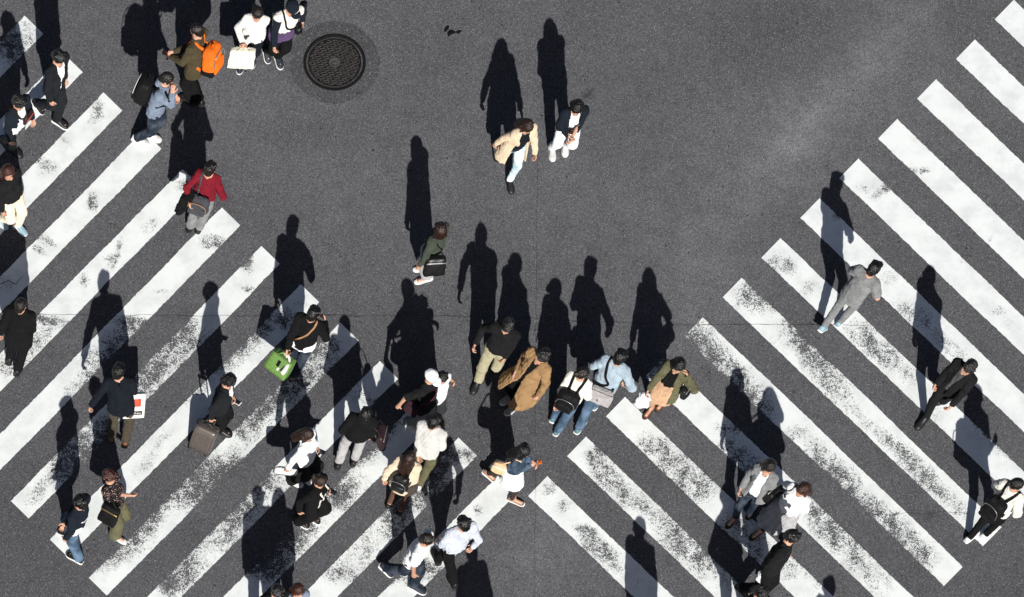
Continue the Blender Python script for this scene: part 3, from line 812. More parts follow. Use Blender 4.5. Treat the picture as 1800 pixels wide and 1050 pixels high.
def garment_field(p, pts, pad, h):
    e = np.array(pts)
    return Field(e.min(0)-pad, e.max(0)+pad, h)
def top_mesh(p, inf=0.016, hem=0.06, sleeve=1.0, sinf=None, flare=0.0, open_=None, neck=0.064, seed=0, fold=(0.006, 0.075), hood=False, vneck=0.0, tilt=0.0, bell=0.0, backflare=0.0):
    """shirt, jacket or coat. hem: metres below the hip centre. sleeve: 1 wrist, 0.5 elbow.
    open_: list of (height above hip centre, half width) of the front opening"""
    s = p.s; U, L, Vv, P = p.U, p.L, p.V, p.pel
    if sinf is None: sinf = inf
    inf = inf*0.70; sinf = sinf*0.62; flare = flare*0.9
    dn = _n(U*0.6+np.array((0, 0, 0.4)))
    hemc = P-dn*hem*s
    pts = [P, p.neck, hemc-np.array((0, 0, 0.02))]+p.sh+([p.el[0], p.el[1]] if sleeve > 0.1 else [])+([p.wr[0], p.wr[1]] if sleeve > 0.55 else [])
    if hem > 0.15: pts += [p.hip[i]+(p.knee[i]-p.hip[i])*min(1, hem/0.42) for i in range(2)]
    f = garment_field(p, pts, 0.22+flare+inf, 0.0125)
    add_torso(f, p, inf)
    hw = 1.45 if hem < 0.2 else 1.35
    f.cone(P+U*0.12*s, hemc-dn*0.05, 0.100*s+inf, 0.104*s+inf+flare, 0.05, (L, hw))
    if backflare: f.cone(P+U*0.05*s, hemc-Vv*backflare-dn*0.05, 0.09*s, 0.11*s+flare, 0.08, (L, 1.3))
    if hem > 0.10:
        for i in range(2):
            t = min(1.0, (hem+0.08)/0.425)
            f.cone(p.hip[i], p.hip[i]+(p.knee[i]-p.hip[i])*t, 0.085*s+inf, (0.085-0.025*t)*s+inf+flare*0.6, 0.09)
    f.plane(hemc, -_n(dn+Vv*tilt))
    fat = 0.94 if p.fem else 1.0
    for i in range(2):
        if sleeve <= 0.1: continue
        if sleeve < 0.55:
            e = p.sh[i]+(p.el[i]-p.sh[i])*min(1, sleeve*2)
            f.cone(p.sh[i], e, 0.054*s*fat+sinf, 0.048*s*fat+sinf*1.25+bell, 0.03, cap=True)
        else:
            e = p.el[i]+(p.wr[i]-p.el[i])*min(1.04, (sleeve-0.5)*2*1.02)
            f.cone(p.sh[i], p.el[i], 0.053*s*fat+sinf, 0.043*s*fat+sinf, 0.03)
            f.cone(p.el[i], e, 0.043*s*fat+sinf, 0.031*s*fat+sinf*0.9+bell, 0.012, cap=True)
    if hood:
        f.ell(p.neck+U*0.05*s-Vv*0.085*s, np.array((L, Vv, U)), (0.085*s, 0.055*s, 0.05*s), 0.03)
        f.cone(p.neck+U*0.05*s+L*0.075*s-Vv*0.02*s, p.neck+U*0.03*s+Vv*0.06*s+L*0.03*s, 0.026*s, 0.018*s, 0.02)
        f.cone(p.neck+U*0.05*s-L*0.075*s-Vv*0.02*s, p.neck+U*0.03*s+Vv*0.06*s-L*0.03*s, 0.026*s, 0.018*s, 0.02)
    f.cone(p.neck-U*0.0*s+Vv*0.005, p.hc-np.array((0, 0, 0.03)), neck*s, (neck+0.01)*s, 0.01, op='s')
    if vneck: f.cone(p.neck+U*0.02*s+Vv*0.075*s, p.neck-U*vneck*s+Vv*0.13*s, 0.045*s, 0.012*s, 0.01, op='s')
    if open_:
        sl = (slice(None),)*3; X, Y, Z = f.pts(sl)
        X = X-P[0]; Y = Y-P[1]; Z = Z-P[2]
        u = X*L[0]+Y*L[1]+Z*L[2]; v = X*Vv[0]+Y*Vv[1]+Z*Vv[2]; z = (X*U[0]+Y*U[1]+Z*U[2])/s
        zz = [o[0] for o in open_]; ww = [o[1]*s for o in open_]
        w = np.interp(z, zz, ww).astype(np.float32)
        d = np.maximum(np.abs(u)-w, 0.025-v)
        f.put(sl, d, 0.006, 's')
    V, Q = f.mesh(fold, seed)
    return V, Q
def pants_mesh(p, style='straight', inf=0.010, length=1.0, seed=0, fold=(0.004, 0.08), rise=0.13):
    s = p.s; U, L, P = p.U, p.L, p.pel
    pts = [P+U*0.16]+p.hip+p.knee+p.ank
    f = garment_field(p, pts, 0.20, 0.0125)
    for a, b, ra, rb, w in torso_cones(p, inf)[:2]: f.cone(a, b, ra, rb, 0.05, (L, w))
    kr, ar = {'slim': (0.060, 0.048), 'straight': (0.072, 0.064), 'wide': (0.092, 0.098), 'tights': (0.058, 0.040)}[style]
    for i in range(2):
        e = p.ank[i] if length >= 1 else p.knee[i]+(p.ank[i]-p.knee[i])*max(0.0, (length-0.5)*2)
        f.cone(p.hip[i], p.knee[i], 0.087*s+inf, kr*s+inf*0.6, 0.035)
        bk = -p.F*0.012
        if length > 0.5: f.cone(p.knee[i], e+bk+np.array((0, 0, -0.012)), kr*s+inf*0.6, ar*s+inf*0.4, 0.03, cap=True)
    f.plane(P+U*rise*s, U)
    if length <= 0.5:
        f.plane(P-np.array((0, 0, 1))*(0.1+0.35*length*2)*s, np.array((0, 0, -1.0)))
    return f.mesh(fold, seed)
def skirt_mesh(p, length=0.42, flare=0.05, inf=0.012, seed=0, pleat=0.0):
    s = p.s; U, L, P = p.U, p.L, p.pel
    bot = P*0.4+(p.knee[0]+p.knee[1])*0.3; bot = np.array((bot[0], bot[1], P[2]-length*s))
    f = garment_field(p, [P+U*0.2, bot]+p.knee, 0.26, 0.0125)
    for a, b, ra, rb, w in torso_cones(p, inf)[:2]: f.cone(a, b, ra, rb, 0.05, (L, w))
    f.cone(P, bot-np.array((0, 0, 0.1)), 0.108*s+inf, 0.13*s+flare, 0.06, (L, 1.25))
    for i in range(2):
        t = min(1, length/0.43)
        f.cone(p.hip[i], p.hip[i]+(p.knee[i]-p.hip[i])*t, 0.09*s+inf, 0.085*s+flare*0.6, 0.1)
    f.plane(P+U*0.14*s, U); f.plane(bot, np.array((0, 0, -1.0)))
    V, Q = f.mesh((0.006, 0.07), seed)
    if pleat:
        c = V-P; a = np.arctan2(c@L, c@p.F); r = c-np.outer(c@U, U)
        fall = np.clip(-(c[:, 2])/0.3, 0, 1)
        V = V+_row(r)*(np.sin(a*16)*pleat*fall)[:, None]
    return V, Q
def _row(r): return r/np.maximum(np.linalg.norm(r, axis=1), 1e-6)[:, None]

# -------- shared small shapes: shoes, eyes, hair
def shoe_parts(kind):
    """upper and sole as lofts, toe at x=0.5, heel at x=-0.5 (length 1)"""
    prof = [(-0.5, .10, .34), (-0.46, .145, .37), (-0.36, .165, .40), (-0.2, .165, .40), (-0.05, .165, .33), (0.1, .18, .27), (0.25, .19, .23), (0.36, .175, .20), (0.45, .125, .17), (0.5, .06, .12)]
    if kind == 'flat': prof = [(x, w*0.88, h*0.62) for x, w, h in prof]
    if kind == 'boot': prof = [(x, w*1.0, h*(1.3 if x < 0 else 1.05)) for x, w, h in prof]
    m = 12
    def loft(rings):
        V = []; F = []
        for r in rings: V += r
        for j in range(len(rings)-1):
            for i in range(m): F.append((j*m+i, j*m+(i+1) % m, (j+1)*m+(i+1) % m, (j+1)*m+i))
        k = len(rings)-1
        for j, o in ((0, False), (k, True)):
            c = len(V); V.append(tuple(np.mean(rings[j], axis=0)))
            for i in range(m):
                q = (j*m+i, j*m+(i+1) % m, c, c)
                F.append(q)
        return V, F
    up = []; so = []
    for x, w, h in prof:
        r = []; q = []
        for i in range(m):
            a = 2*math.pi*i/m; c, sn = math.cos(a), math.sin(a)
            r.append((x, w*(abs(c)**0.7)*(1 if c > 0 else -1)*(1 if sn < 0.3 else 0.86), 0.07+max(0, h-0.07)*(0.5+0.5*sn)))
            q.append((x*1.035, (w*1.10)*(abs(c)**0.6)*(1 if c > 0 else -1), 0.055+0.05*(abs(sn)**0.5)*(1 if sn > 0 else -1)))
        up.append(r); so.append(q)
    res = []
    for rings, nm in ((up, 'shoe'), (so, 'sole')):
        V, F = loft(rings)
        bm = bmesh.new(); vs_ = [bm.verts.new(v) for v in V]
        for q in F:
            q = list(dict.fromkeys(q))
            if len(q) >= 3: bm.faces.new([vs_[i] for i in q])
        bmesh.ops.recalc_face_normals(bm, faces=bm.faces)
        for fc in bm.faces: fc.smooth = True
        me = bpy.data.meshes.new(nm); bm.to_mesh(me); bm.free(); res.append(me)
    return res
SHOES = {}
def shoe_meshes(kind, mat, sole):
    k = (kind, mat.name, sole.name)
    if k not in SHOES:
        if kind not in SHOES: SHOES[kind] = shoe_parts(kind)
        a, b = SHOES[kind]
        a = a.copy(); b = b.copy(); a.materials.append(mat); b.materials.append(sole)
        SHOES[k] = (a, b)
    return SHOES[k]
def frame4(o, x, y, z, sc=1.0):
    M = Matrix(((x[0]*sc, y[0]*sc, z[0]*sc, o[0]), (x[1]*sc, y[1]*sc, z[1]*sc, o[1]), (x[2]*sc, y[2]*sc, z[2]*sc, o[2]), (0, 0, 0, 1)))
    return M

HAIRS = {}
def hair_shape(style, var):
    """hair in head space: x left, y forward, z up, head centre at the origin"""
    if (style, var) in HAIRS: return HAIRS[style, var]
    I3 = np.eye(3)
    lo = np.array((-0.16, -0.22, -0.36)); hi = np.array((0.16, 0.17, 0.17))
    f = Field(lo, hi, 0.0095)
    rs = np.random.RandomState(var*17+3)
    if style in ('short', 'crop', 'thin'):
        t = {'short': 0.012, 'crop': 0.008, 'thin': 0.006}[style]
        f.ell((0, -0.008, 0.022), I3, (0.076+t, 0.096+t, 0.096+t), 0.01)
        f.ell((0, -0.075, -0.03), I3, (0.060, 0.03+t, 0.045), 0.02)
        f.ell((0, 0.115, -0.065), I3, (0.13, 0.085, 0.105), 0.012, 's')
        f.ell((0.0, 0.02, -0.13), I3, (0.15, 0.15, 0.085), 0.012, 's')
        if style == 'short':
            for i in range(7):
                a = rs.rand()*6.28; r = 0.05+0.03*rs.rand()
                f.ell((r*math.cos(a), 0.0+r*math.sin(a), 0.075+0.025*rs.rand()), I3, (0.033, 0.028, 0.020), 0.02)
            f.cone((-0.05, 0.074, 0.066), (0.05, 0.074, 0.060), 0.019, 0.017, 0.02)
    elif style == 'bob':
        f.ell((0, -0.010, 0.02), I3, (0.090, 0.108, 0.108), 0.01)
        f.ell((0, -0.035, -0.05), I3, (0.100, 0.085, 0.085), 0.03)
        f.ell((0, 0.12, -0.075), I3, (0.062, 0.10, 0.115), 0.012, 's')
        f.cone((-0.05, 0.095, 0.035), (0.05, 0.095, 0.035), 0.017, 0.017, 0.02)
        f.plane((0, 0, -0.115), (0, 0.0, -1))
    elif style in ('long', 'longer'):
        n = -0.24 if style == 'long' else -0.31
        f.ell((0, -0.010, 0.02), I3, (0.087, 0.106, 0.107), 0.01)
        f.cone((0.055, -0.035, -0.03), (0.06, -0.055, n), 0.055, 0.040, 0.03)
        f.cone((-0.055, -0.035, -0.03), (-0.06, -0.055, n), 0.055, 0.040, 0.03)
        f.cone((0, -0.065, -0.03), (0, -0.085, n-0.02), 0.060, 0.045, 0.03)
        f.cone((0.078, 0.03, -0.02), (0.075, 0.05, n+0.06), 0.026, 0.022, 0.02)
        f.cone((-0.078, 0.03, -0.02), (-0.075, 0.05, n+0.06), 0.026, 0.022, 0.02)
        f.ell((0, 0.125, -0.075), I3, (0.058, 0.105, 0.125), 0.012, 's')
    elif style in ('tied', 'pony'):
        f.ell((0, -0.010, 0.022), I3, (0.088, 0.106, 0.107), 0.01)
        f.ell((0, 0.115, -0.065), I3, (0.115, 0.085, 0.11), 0.012, 's')
        f.ell((0, 0.02, -0.125), I3, (0.15, 0.15, 0.075), 0.012, 's')
        if style == 'tied': f.ell((0, -0.118, 0.0), I3, (0.042, 0.038, 0.042), 0.015)
        else: f.cone((0, -0.115, 0.02), (0, -0.135, -0.15), 0.034, 0.018, 0.02)
    elif style == 'cap':
        f.ell((0, -0.008, 0.020), I3, (0.084, 0.104, 0.104), 0.01)
        f.ell((0, 0.115, -0.065), I3, (0.13, 0.085, 0.105), 0.012, 's')
        f.ell((0, 0.02, -0.135), I3, (0.15, 0.15, 0.085), 0.012, 's')
        f.plane((0, 0, 0.045), (0, 0, 1))
    V, Q = f.mesh((0.0045, 0.035), var+11)
    ang = np.arctan2(V[:, 0], V[:, 1]+0.01)
    V = V+V*(0.022*np.sin(ang*23+V[:, 2]*20+var))[:, None]
    HAIRS[style, var] = (V, Q)
    return HAIRS[style, var]
_cap = {}
def cap_shape():
    if not _cap:
        I3 = np.eye(3)
        f = Field(np.array((-0.16, -0.17, -0.02)), np.array((0.16, 0.24, 0.17)), 0.0085)
        f.ell((0, -0.006, 0.035), I3, (0.096, 0.116, 0.105), 0.01)
        f.plane((0, 0, 0.028), (0, 0, -1))
        _cap['c'] = f.mesh((0.002, 0.06), 3)
        f = Field(np.array((-0.16, 0.0, -0.02)), np.array((0.16, 0.24, 0.12)), 0.007)
        f.ell((0, 0.115, 0.036), I3, (0.078, 0.080, 0.010), 0.01)
        f.ell((0, 0.03, 0.036), I3, (0.088, 0.085, 0.03), 0.006, 's')
        _cap['b'] = f.mesh()
    return _cap

EYE = None
def eye_mesh():
    global EYE
    if EYE is None:
        bm = bmesh.new(); bmesh.ops.create_icosphere(bm, subdivisions=2, radius=1.0)
        for fc in bm.faces:
            fc.smooth = True
            c = fc.calc_center_median(); fc.material_index = 1 if c.x > 0.80 else 0
        EYE = bpy.data.meshes.new('eye'); bm.to_mesh(EYE); bm.free()
        EYE.materials.append(plain((0.62, 0.60, 0.56), 0.25, 0.5)); EYE.materials.append(plain((0.02, 0.012, 0.008), 0.2, 0.5))
    return EYE

def dress(p, V, Q, name, mat, parent, seed=0):
    me = mesh_np(name, V-p.base, Q)
    o = link(name, me, mat, parent)
    p.cloth.append((V, Q))
    return o

SOLE_W = plain((0.72, 0.72, 0.70), 0.6, 0.3, name='white_rubber')
SOLE_B = plain((0.015, 0.015, 0.015), 0.6, 0.3, name='black_rubber')
def make_person(S):
    p = build_skeleton(S); p.cloth = []
    sid = S['id']
    body = link('person', body_mesh(p), skinmat(S.get('skin', SKIN)), None, p.base)
    tag(body, S['label'], 'person', 'pedestrians on the crossing')
    p.body = body
    HM = frame4(p.hc-p.base, p.HL, p.HF, p.HU, p.s)
    for sg in (1, -1):
        e = link('eye', eye_mesh(), None, body)
        e.matrix_local = frame4(p.hc-p.base+p.HF*0.0785*p.s+p.HU*0.004*p.s+p.HL*sg*0.031*p.s, p.HF, p.HL, p.HU, 0.0102*p.s)
    # legs
    for g in S['legs']:
        g = dict(g); kind = g.pop('kind'); mat = g.pop('mat'); nm = g.pop('name', 'trousers')
        if g.get('style') == 'tights': g['fold'] = (0.001, 0.08); g['inf'] = 0.009
        if kind == 'pants': V, Q = pants_mesh(p, seed=sid*5, **g)
        else: V, Q = skirt_mesh(p, seed=sid*5, **g)
        dress(p, V, Q, nm, mat, body)
    for g in S['tops']:
        g = dict(g); mat = g.pop('mat'); nm = g.pop('name'); btn = g.pop('buttons', None)
        edge = g.pop('edge', None)
        if nm == 'shirt' and len(S['tops']) > 1: g['sleeve'] = 0; g.setdefault('hem', 0.03); g['hem'] = min(g['hem'], S['tops'][-1].get('hem', .06)+.04)
        V, Q = top_mesh(p, seed=sid*5, **g)
        o = dress(p, V, Q, nm, mat, body)
        if nm in ('jacket', 'blazer', 'shirt', 'coat') and g.get('neck', 0.064) < 0.08:
            # turned-down collar
            f = garment_field(p, [p.neck, p.neck+p.U*0.05], 0.13, 0.009)
            a = p.neck-p.U*0.012*p.s-p.V*0.004; b = p.neck+p.U*0.038*p.s-p.V*0.002
            f.cone(a, b, 0.082*p.s, 0.070*p.s, 0.01, cap=True); f.cone(a-p.U*0.06, b+p.U*0.08, 0.066*p.s, 0.064*p.s, 0.005, op='s')
            f.cone(p.neck+p.V*0.09*p.s+p.U*0.05*p.s, p.neck+p.V*0.09*p.s-p.U*0.05*p.s, 0.038*p.s, 0.02*p.s, 0.01, op='s')
            cv, cq = f.mesh()
            if len(cq): link('collar', mesh_np('collar', cv-p.base, cq), mat, o)
        p.__dict__[nm] = o
        if edge is not None:
            zz = np.linspace(-g.get('hem', .06)+0.01, 0.46, 18)
            for sg in (1, -1):
                w = np.interp(zz, [q[0] for q in g['open_']], [q[1] for q in g['open_']])+0.012
                path = [p.pel+p.U*z*p.s+p.L*sg*ww*p.s+p.V*0.22 for z, ww in zip(zz, w)]
                b_ = BVHTree.FromPolygons(V.tolist(), Q.tolist()); P2 = []; N2 = []
                for q in path:
                    loc, nrm, i_, d_ = b_.ray_cast(Vector(q), Vector(-p.V), 0.4)
                    if loc is not None: P2.append(np.array(loc)+p.V*0.006); N2.append(np.array(nrm))
                if len(P2) > 3: link('edging', tube_mesh(np.array(P2)-p.base, 0.014, 0.005, np.array(N2), 'edging'), edge, o)
    sk, sm, so = S.get('shoes', ('sneaker', fabric((0.02, 0.02, 0.022)), SOLE_B))
    a, b = shoe_meshes(sk, sm, so)
    for i in range(2):
        toe, heel, fd, up = p.foot[i]
        c = (toe+heel)/2-p.base
        sd = np.cross(up, fd)
        o = link('shoe', a, None, body); o.matrix_local = frame4(c, fd, sd, up, 0.285*p.s)
        link('sole', b, None, o)
    st, hv, hm = S['hair']
    V, Q = hair_shape(st, hv)
    me = mesh_np('hair', V, Q)
    link('hair', me, hm, body).matrix_local = HM
    if 'cap' in S:
        c = cap_shape()
        o = link('cap', mesh_np('cap', *c['c']), S['cap'], body); o.matrix_local = HM
        link('brim', mesh_np('brim', *c['b']), S['cap'], o)
    if S.get('mask'):
        f = Field(np.array((-0.09, 0.02, -0.12)), np.array((0.09, 0.14, 0.03)), 0.008)
        f.cone((0, 0.035, -0.02), (0, 0.066, -0.08), 0.064, 0.036, 0.02); f.cone((0, 0.06, -0.0), (0, 0.10, -0.03), 0.02, 0.022, 0.03)
        f.plane((0, 0, -0.012), (0, 0, 1)); f.plane((0, 0.035, 0), (0, -1, 0))
        link('face_mask', mesh_np('face_mask', *f.mesh()), plain((0.7, 0.72, 0.73), 0.8, 0.2), body).matrix_local = HM
    return p

# -------- things people carry
def bvh_of(p):
    Vs = []; Qs = []; n = 0
    for V, Q in p.cloth:
        Vs.append(V); Qs.append(Q+n); n += len(V)
    return BVHTree.FromPolygons(np.concatenate(Vs).tolist(), np.concatenate(Qs).tolist())
def tube_mesh(pts, w, t, up=None, name='strap', closed=False):
    """flat band along points; up: per-point outward direction"""
    P = np.array(pts); n = len(P)
    T = np.gradient(P, axis=0)
    if closed: T = np.roll(P, -1, 0)-np.roll(P, 1, 0)
    T = _row(T)
    Uo = np.array(up) if up is not None else np.tile(np.array((0, 0, 1.0)), (n, 1))
    if Uo.ndim == 1: Uo = np.tile(Uo, (n, 1))
    Uo = _row(Uo-T*(np.sum(Uo*T, 1))[:, None]); S_ = np.cross(T, Uo)
    V = np.concatenate([P+S_*w+Uo*t, P-S_*w+Uo*t, P-S_*w-Uo*t, P+S_*w-Uo*t])
    Q = []
    m = n if closed else n-1
    for i in range(m):
        j = (i+1) % n
        for k in range(4):
            l = (k+1) % 4
            Q.append((k*n+i, k*n+j, l*n+j, l*n+i))
    if not closed:
        Q.append((0, n, 2*n, 3*n)); Q.append((n-1, 4*n-1, 3*n-1, 2*n-1))
    return mesh_np(name, V, np.array(Q), True)
def smooth_path(ctrl, n=40, closed=False):
    P = [Vector(c) for c in ctrl]
    out = []
    N_ = len(P); segs = N_ if closed else N_-1
    per = max(3, n//segs)
    for i in range(segs):
        g = (lambda k: P[k % N_]) if closed else (lambda k: P[max(0, min(N_-1, k))])
        p0, p1, p2, p3 = g(i-1), g(i), g(i+1), g(i+2)
        for j in range(per):
            t = j/per
            out.append(0.5*((2*p1)+(-p0+p2)*t+(2*p0-5*p1+4*p2-p3)*t*t+(-p0+3*p1-3*p2+p3)*t**3))
    if not closed: out.append(P[-1])
    return np.array([tuple(v) for v in out])
def snap(p, path, off=0.006, maxd=0.25):
    """lay a path on the clothes"""
    b = getattr(p, 'bvh', None)
    if b is None: b = p.bvh = bvh_of(p)
    P = []; N_ = []
    for q in path:
        loc, nrm, i, d = b.find_nearest(Vector(q))
        out = (Vector(q)-loc)
        if out.length > 1e-4 and out.dot(nrm) < 0: pass
        P.append(np.array(loc)+np.array(nrm)*off); N_.append(np.array(nrm))
    P = np.array(P)
    for it in range(6): P[1:-1] = P[1:-1]*0.5+(P[:-2]+P[2:])*0.25
    return P, np.array(N_)
def rbox(name, size, rnd, n=6, bulge=0.0, taper=0.0, noise=0.0, seed=0):
    """soft rounded box centred on the origin; taper narrows the top"""
    bm = bmesh.new(); bmesh.ops.create_cube(bm, size=2.0)
    bmesh.ops.subdivide_edges(bm, edges=bm.edges[:], cuts=n, use_grid_fill=True)
    sx, sy, sz = [v/2 for v in size]
    for v in bm.verts:
        c = v.co.copy()
        q = Vector((c.x*sx, c.y*sy, c.z*sz))
        inn = Vector((max(-sx+rnd, min(sx-rnd, q.x)), max(-sy+rnd, min(sy-rnd, q.y)), max(-sz+rnd, min(sz-rnd, q.z))))
        d = q-inn
        if d.length > 1e-9: q = inn+d.normalized()*min(rnd, max(abs(d.x), abs(d.y), abs(d.z))) if sum(abs(t) > 1e-6 for t in d) > 1 else q
        b = bulge*(1-c.x*c.x)*(1-c.z*c.z)
        q.y += b*(1 if c.y > 0 else -1)*abs(c.y)
        k = 1-taper*(c.z*0.5+0.5); q.x *= k; q.y *= 1-taper*0.8*(c.z*0.5+0.5)
        if noise:
            q += Vector((math.sin(q.y*31+q.z*43+seed), math.sin(q.x*37+q.z*29+seed*2), math.sin(q.x*41+q.y*23+seed*3)))*noise
        v.co = q
    for fc in bm.faces: fc.smooth = True
    bmesh.ops.recalc_face_normals(bm, faces=bm.faces)
    me = bpy.data.meshes.new(name); bm.to_mesh(me); bm.free()
    return me
def thing(name, label, cat, loc, group=None):
    o = bpy.data.objects.new(name, None); COL.objects.link(o); o.location = Vector(loc)
    return tag(o, label, cat, group)
def part(name, me, mat, parent, M=None):
    o = link(name, me, mat, parent)
    if M is not None: o.matrix_local = M
    return o
def dec(me, n=0): return me

def backpack(p, label, mat, mat2=None, base_mat=None, size=(0.30, 0.15, 0.42), drop=0.0, tilt=0.0, round_=False, trim=None, sides=(1, -1), side_off=0.0):
    s = p.s; U, L, V = p.U, p.L, p.V
    c = p.pel+U*(0.26-drop)*s-V*(0.135+size[1]/2+0.01)+L*side_off
    b = snap_depth(p, c, V)
    c = c+V*(b-size[1]/2-0.004)
    t = thing('backpack', label, 'backpack', c-np.array((0, 0, size[2]/2)), 'backpacks')
    base = np.array(t.location)
    M = frame4(c-base, L, V, U, 1.0)
    n = 7
    part('main_pack', rbox('main_pack', size, 0.07 if not round_ else min(size)*0.49, n, 0.02, 0.12 if not round_ else 0.0, 0.004, p.S['id']), mat, t, M)
    pk = (size[0]*0.78, 0.06, size[2]*0.45)
    M2 = frame4(c-base-V*(size[1]/2+0.012)-U*size[2]*0.18, L, V, U, 1.0)
    part('front_pocket', rbox('front_pocket', pk, 0.028, 5, 0.012, 0.05, 0.003, p.S['id']+1), mat2 or mat, t, M2)
    if base_mat: part('base_panel', rbox('base_panel', (size[0]*1.03, size[1]*1.06, size[2]*0.26), 0.04, 5), base_mat, t, frame4(c-base-U*size[2]*0.40, L, V, U))
    hp = smooth_path([c+U*(size[2]/2-0.02)+L*0.04-V*0.01, c+U*(size[2]/2+0.035)-V*0.01, c+U*(size[2]/2-0.02)-L*0.04-V*0.01], 12)
    part('grab_handle', tube_mesh(hp-base, 0.011, 0.004, V), mat2 or mat, t)
    zp = smooth_path([c-V*(size[1]/2+0.024)+L*x*size[0]*0.43+U*z for x, z in ((-1, -0.02), (-.8, size[2]*.27), (0, size[2]*.37), (.8, size[2]*.27), (1, -0.02))], 24)
    part('zip', tube_mesh(zp-base, 0.006, 0.004, -V), trim or plain((0.25, 0.25, 0.25), 0.35, 0.5, 0.6), t)
    for sg in sides:
        sh = p.sh[0] if sg > 0 else p.sh[1]
        k = 0.62
        top = p.neck+(sh-p.neck)*k
        ctrl = [c+U*(size[2]/2-0.05)+L*sg*0.07+V*size[1]/2, top-V*0.06+U*0.05, top+U*0.07, top+V*0.10+U*0.0, p.pel+U*0.33*s+V*0.16+L*sg*0.115*s, p.pel+U*0.22*s+V*0.08+L*sg*0.17*s, c-U*(size[2]/2-0.06)+L*sg*size[0]*0.42+V*size[1]/2]
        path = smooth_path(ctrl, 42)
        P, N_ = snap(p, path, 0.007)
        P[0] = path[0]; P[-1] = path[-1]
        part('strap', tube_mesh(P-base, 0.021, 0.005, N_), mat2 or mat, t)
    return t
def snap_depth(p, c, V):
    """distance from c forward to the wearer's back"""
    b = getattr(p, 'bvh', None)
    if b is None: b = p.bvh = bvh_of(p)
    loc, nrm, i, d = b.ray_cast(Vector(c-V*0.3), Vector(V), 1.0)
    return (d-0.3) if loc is not None else 0.1
def side_depth(p, c, dirv):
    b = getattr(p, 'bvh', None)
    if b is None: b = p.bvh = bvh_of(p)
    loc, nrm, i, d = b.ray_cast(Vector(c+dirv*0.6), Vector(-dirv), 1.2)
    return np.array(loc) if loc is not None else c
def shoulder_bag(p, label, mat, side=1, size=(0.34, 0.11, 0.26), drop=0.02, fwd=0.0, cross=False, strapmat=None, trim=None, name='shoulder_bag', cat='bag', taper=0.1, flap=False, back=0.0, sw=0.012, hang=0.35):
    """bag hanging at the hip on a strap over the shoulder; side 1 left, -1 right; back>0 puts it behind"""
    s = p.s; U, L, V = p.U, p.L, p.V; Z = np.array((0, 0, 1.0))
    outd = _n(L*side*(1-abs(back))-V*back)
    c0 = p.pel+Z*(0.04-drop)*s+V*fwd
    surf = side_depth(p, c0, outd)
    c = surf+outd*(size[1]/2+0.012)
    outh = outd; outd = _n(outh+Z*hang); c = surf+outh*(size[1]/2+0.012+hang*size[2]*0.42)
    al = _n(np.cross(outd, Z)); upb = np.cross(al, outd); upb = upb if upb[2] > 0 else -upb
    al = np.cross(outd, upb)
    t = thing(name, label, cat, c-Z*size[2]/2, 'bags carried on the crossing')
    base = np.array(t.location)
    M = frame4(c-base, al, outd, upb, 1.0)
    part('bag_body', rbox('bag_body', size, min(0.035, size[1]*0.4), 6, 0.014, taper, 0.004, p.S['id']), mat, t, M)
    if flap:
        part('flap', rbox('flap', (size[0]*1.01, 0.014, size[2]*0.62), 0.006, 4), mat, t, frame4(c-base+outd*(size[1]/2+0.008)+upb*size[2]*0.16, al, outd, upb))
        part('buckle', rbox('buckle', (0.03, 0.012, 0.035), 0.004, 2), trim or plain((0.2, 0.2, 0.2), 0.4, 0.5, 0.5), t, frame4(c-base+outd*(size[1]/2+0.018)-upb*size[2]*0.08, al, outd, upb))
    else:
        part('seam_trim', rbox('seam_trim', (size[0]*0.9, 0.010, 0.022), 0.004, 3), trim or mat, t, frame4(c-base+outd*(size[1]/2+0.010)+upb*size[2]*0.30, al, outd, upb))
    sh = p.sh[0] if side*(-1 if cross else 1) > 0 else p.sh[1]
    top = p.neck+(sh-p.neck)*(0.62 if cross else 0.80)
    A = c+upb*(size[2]/2-0.02)+al*size[0]*0.40*(1 if (al@V) > 0 else -1); B = c+upb*(size[2]/2-0.02)-al*size[0]*0.40*(1 if (al@V) > 0 else -1)
    if cross:
        ctrl = [A, p.pel+U*0.20*s+V*0.20+L*side*0.05, p.pel+U*0.36*s+V*0.20-L*side*0.07*s, top+V*0.09+U*0.03, top+U*0.08, top-V*0.10+U*0.02, p.pel+U*0.34*s-V*0.20-L*side*0.05*s, p.pel+U*0.18*s-V*0.20+L*side*0.08*s, B]
        path = smooth_path(ctrl, 56); P, N_ = snap(p, path, 0.007)
        P[0] = A; P[-1] = B
        part('strap', tube_mesh(P-base, sw*1.2, 0.004, N_), strapmat or mat, t)
    else:
        for q, sg in ((A, 1), (B, -1)):
            ctrl = [q, q*0.5+(top+V*sg*0.06)*0.5+outd*0.05, top+V*sg*0.055+U*0.02, top+U*0.075]
            path = smooth_path(ctrl, 24); P = path.copy()
            P2, N_ = snap(p, path, 0.007)
            P[-14:] = P2[-14:]
            part('strap', tube_mesh(P-base, sw*0.8, 0.004, N_), strapmat or mat, t)
    return t
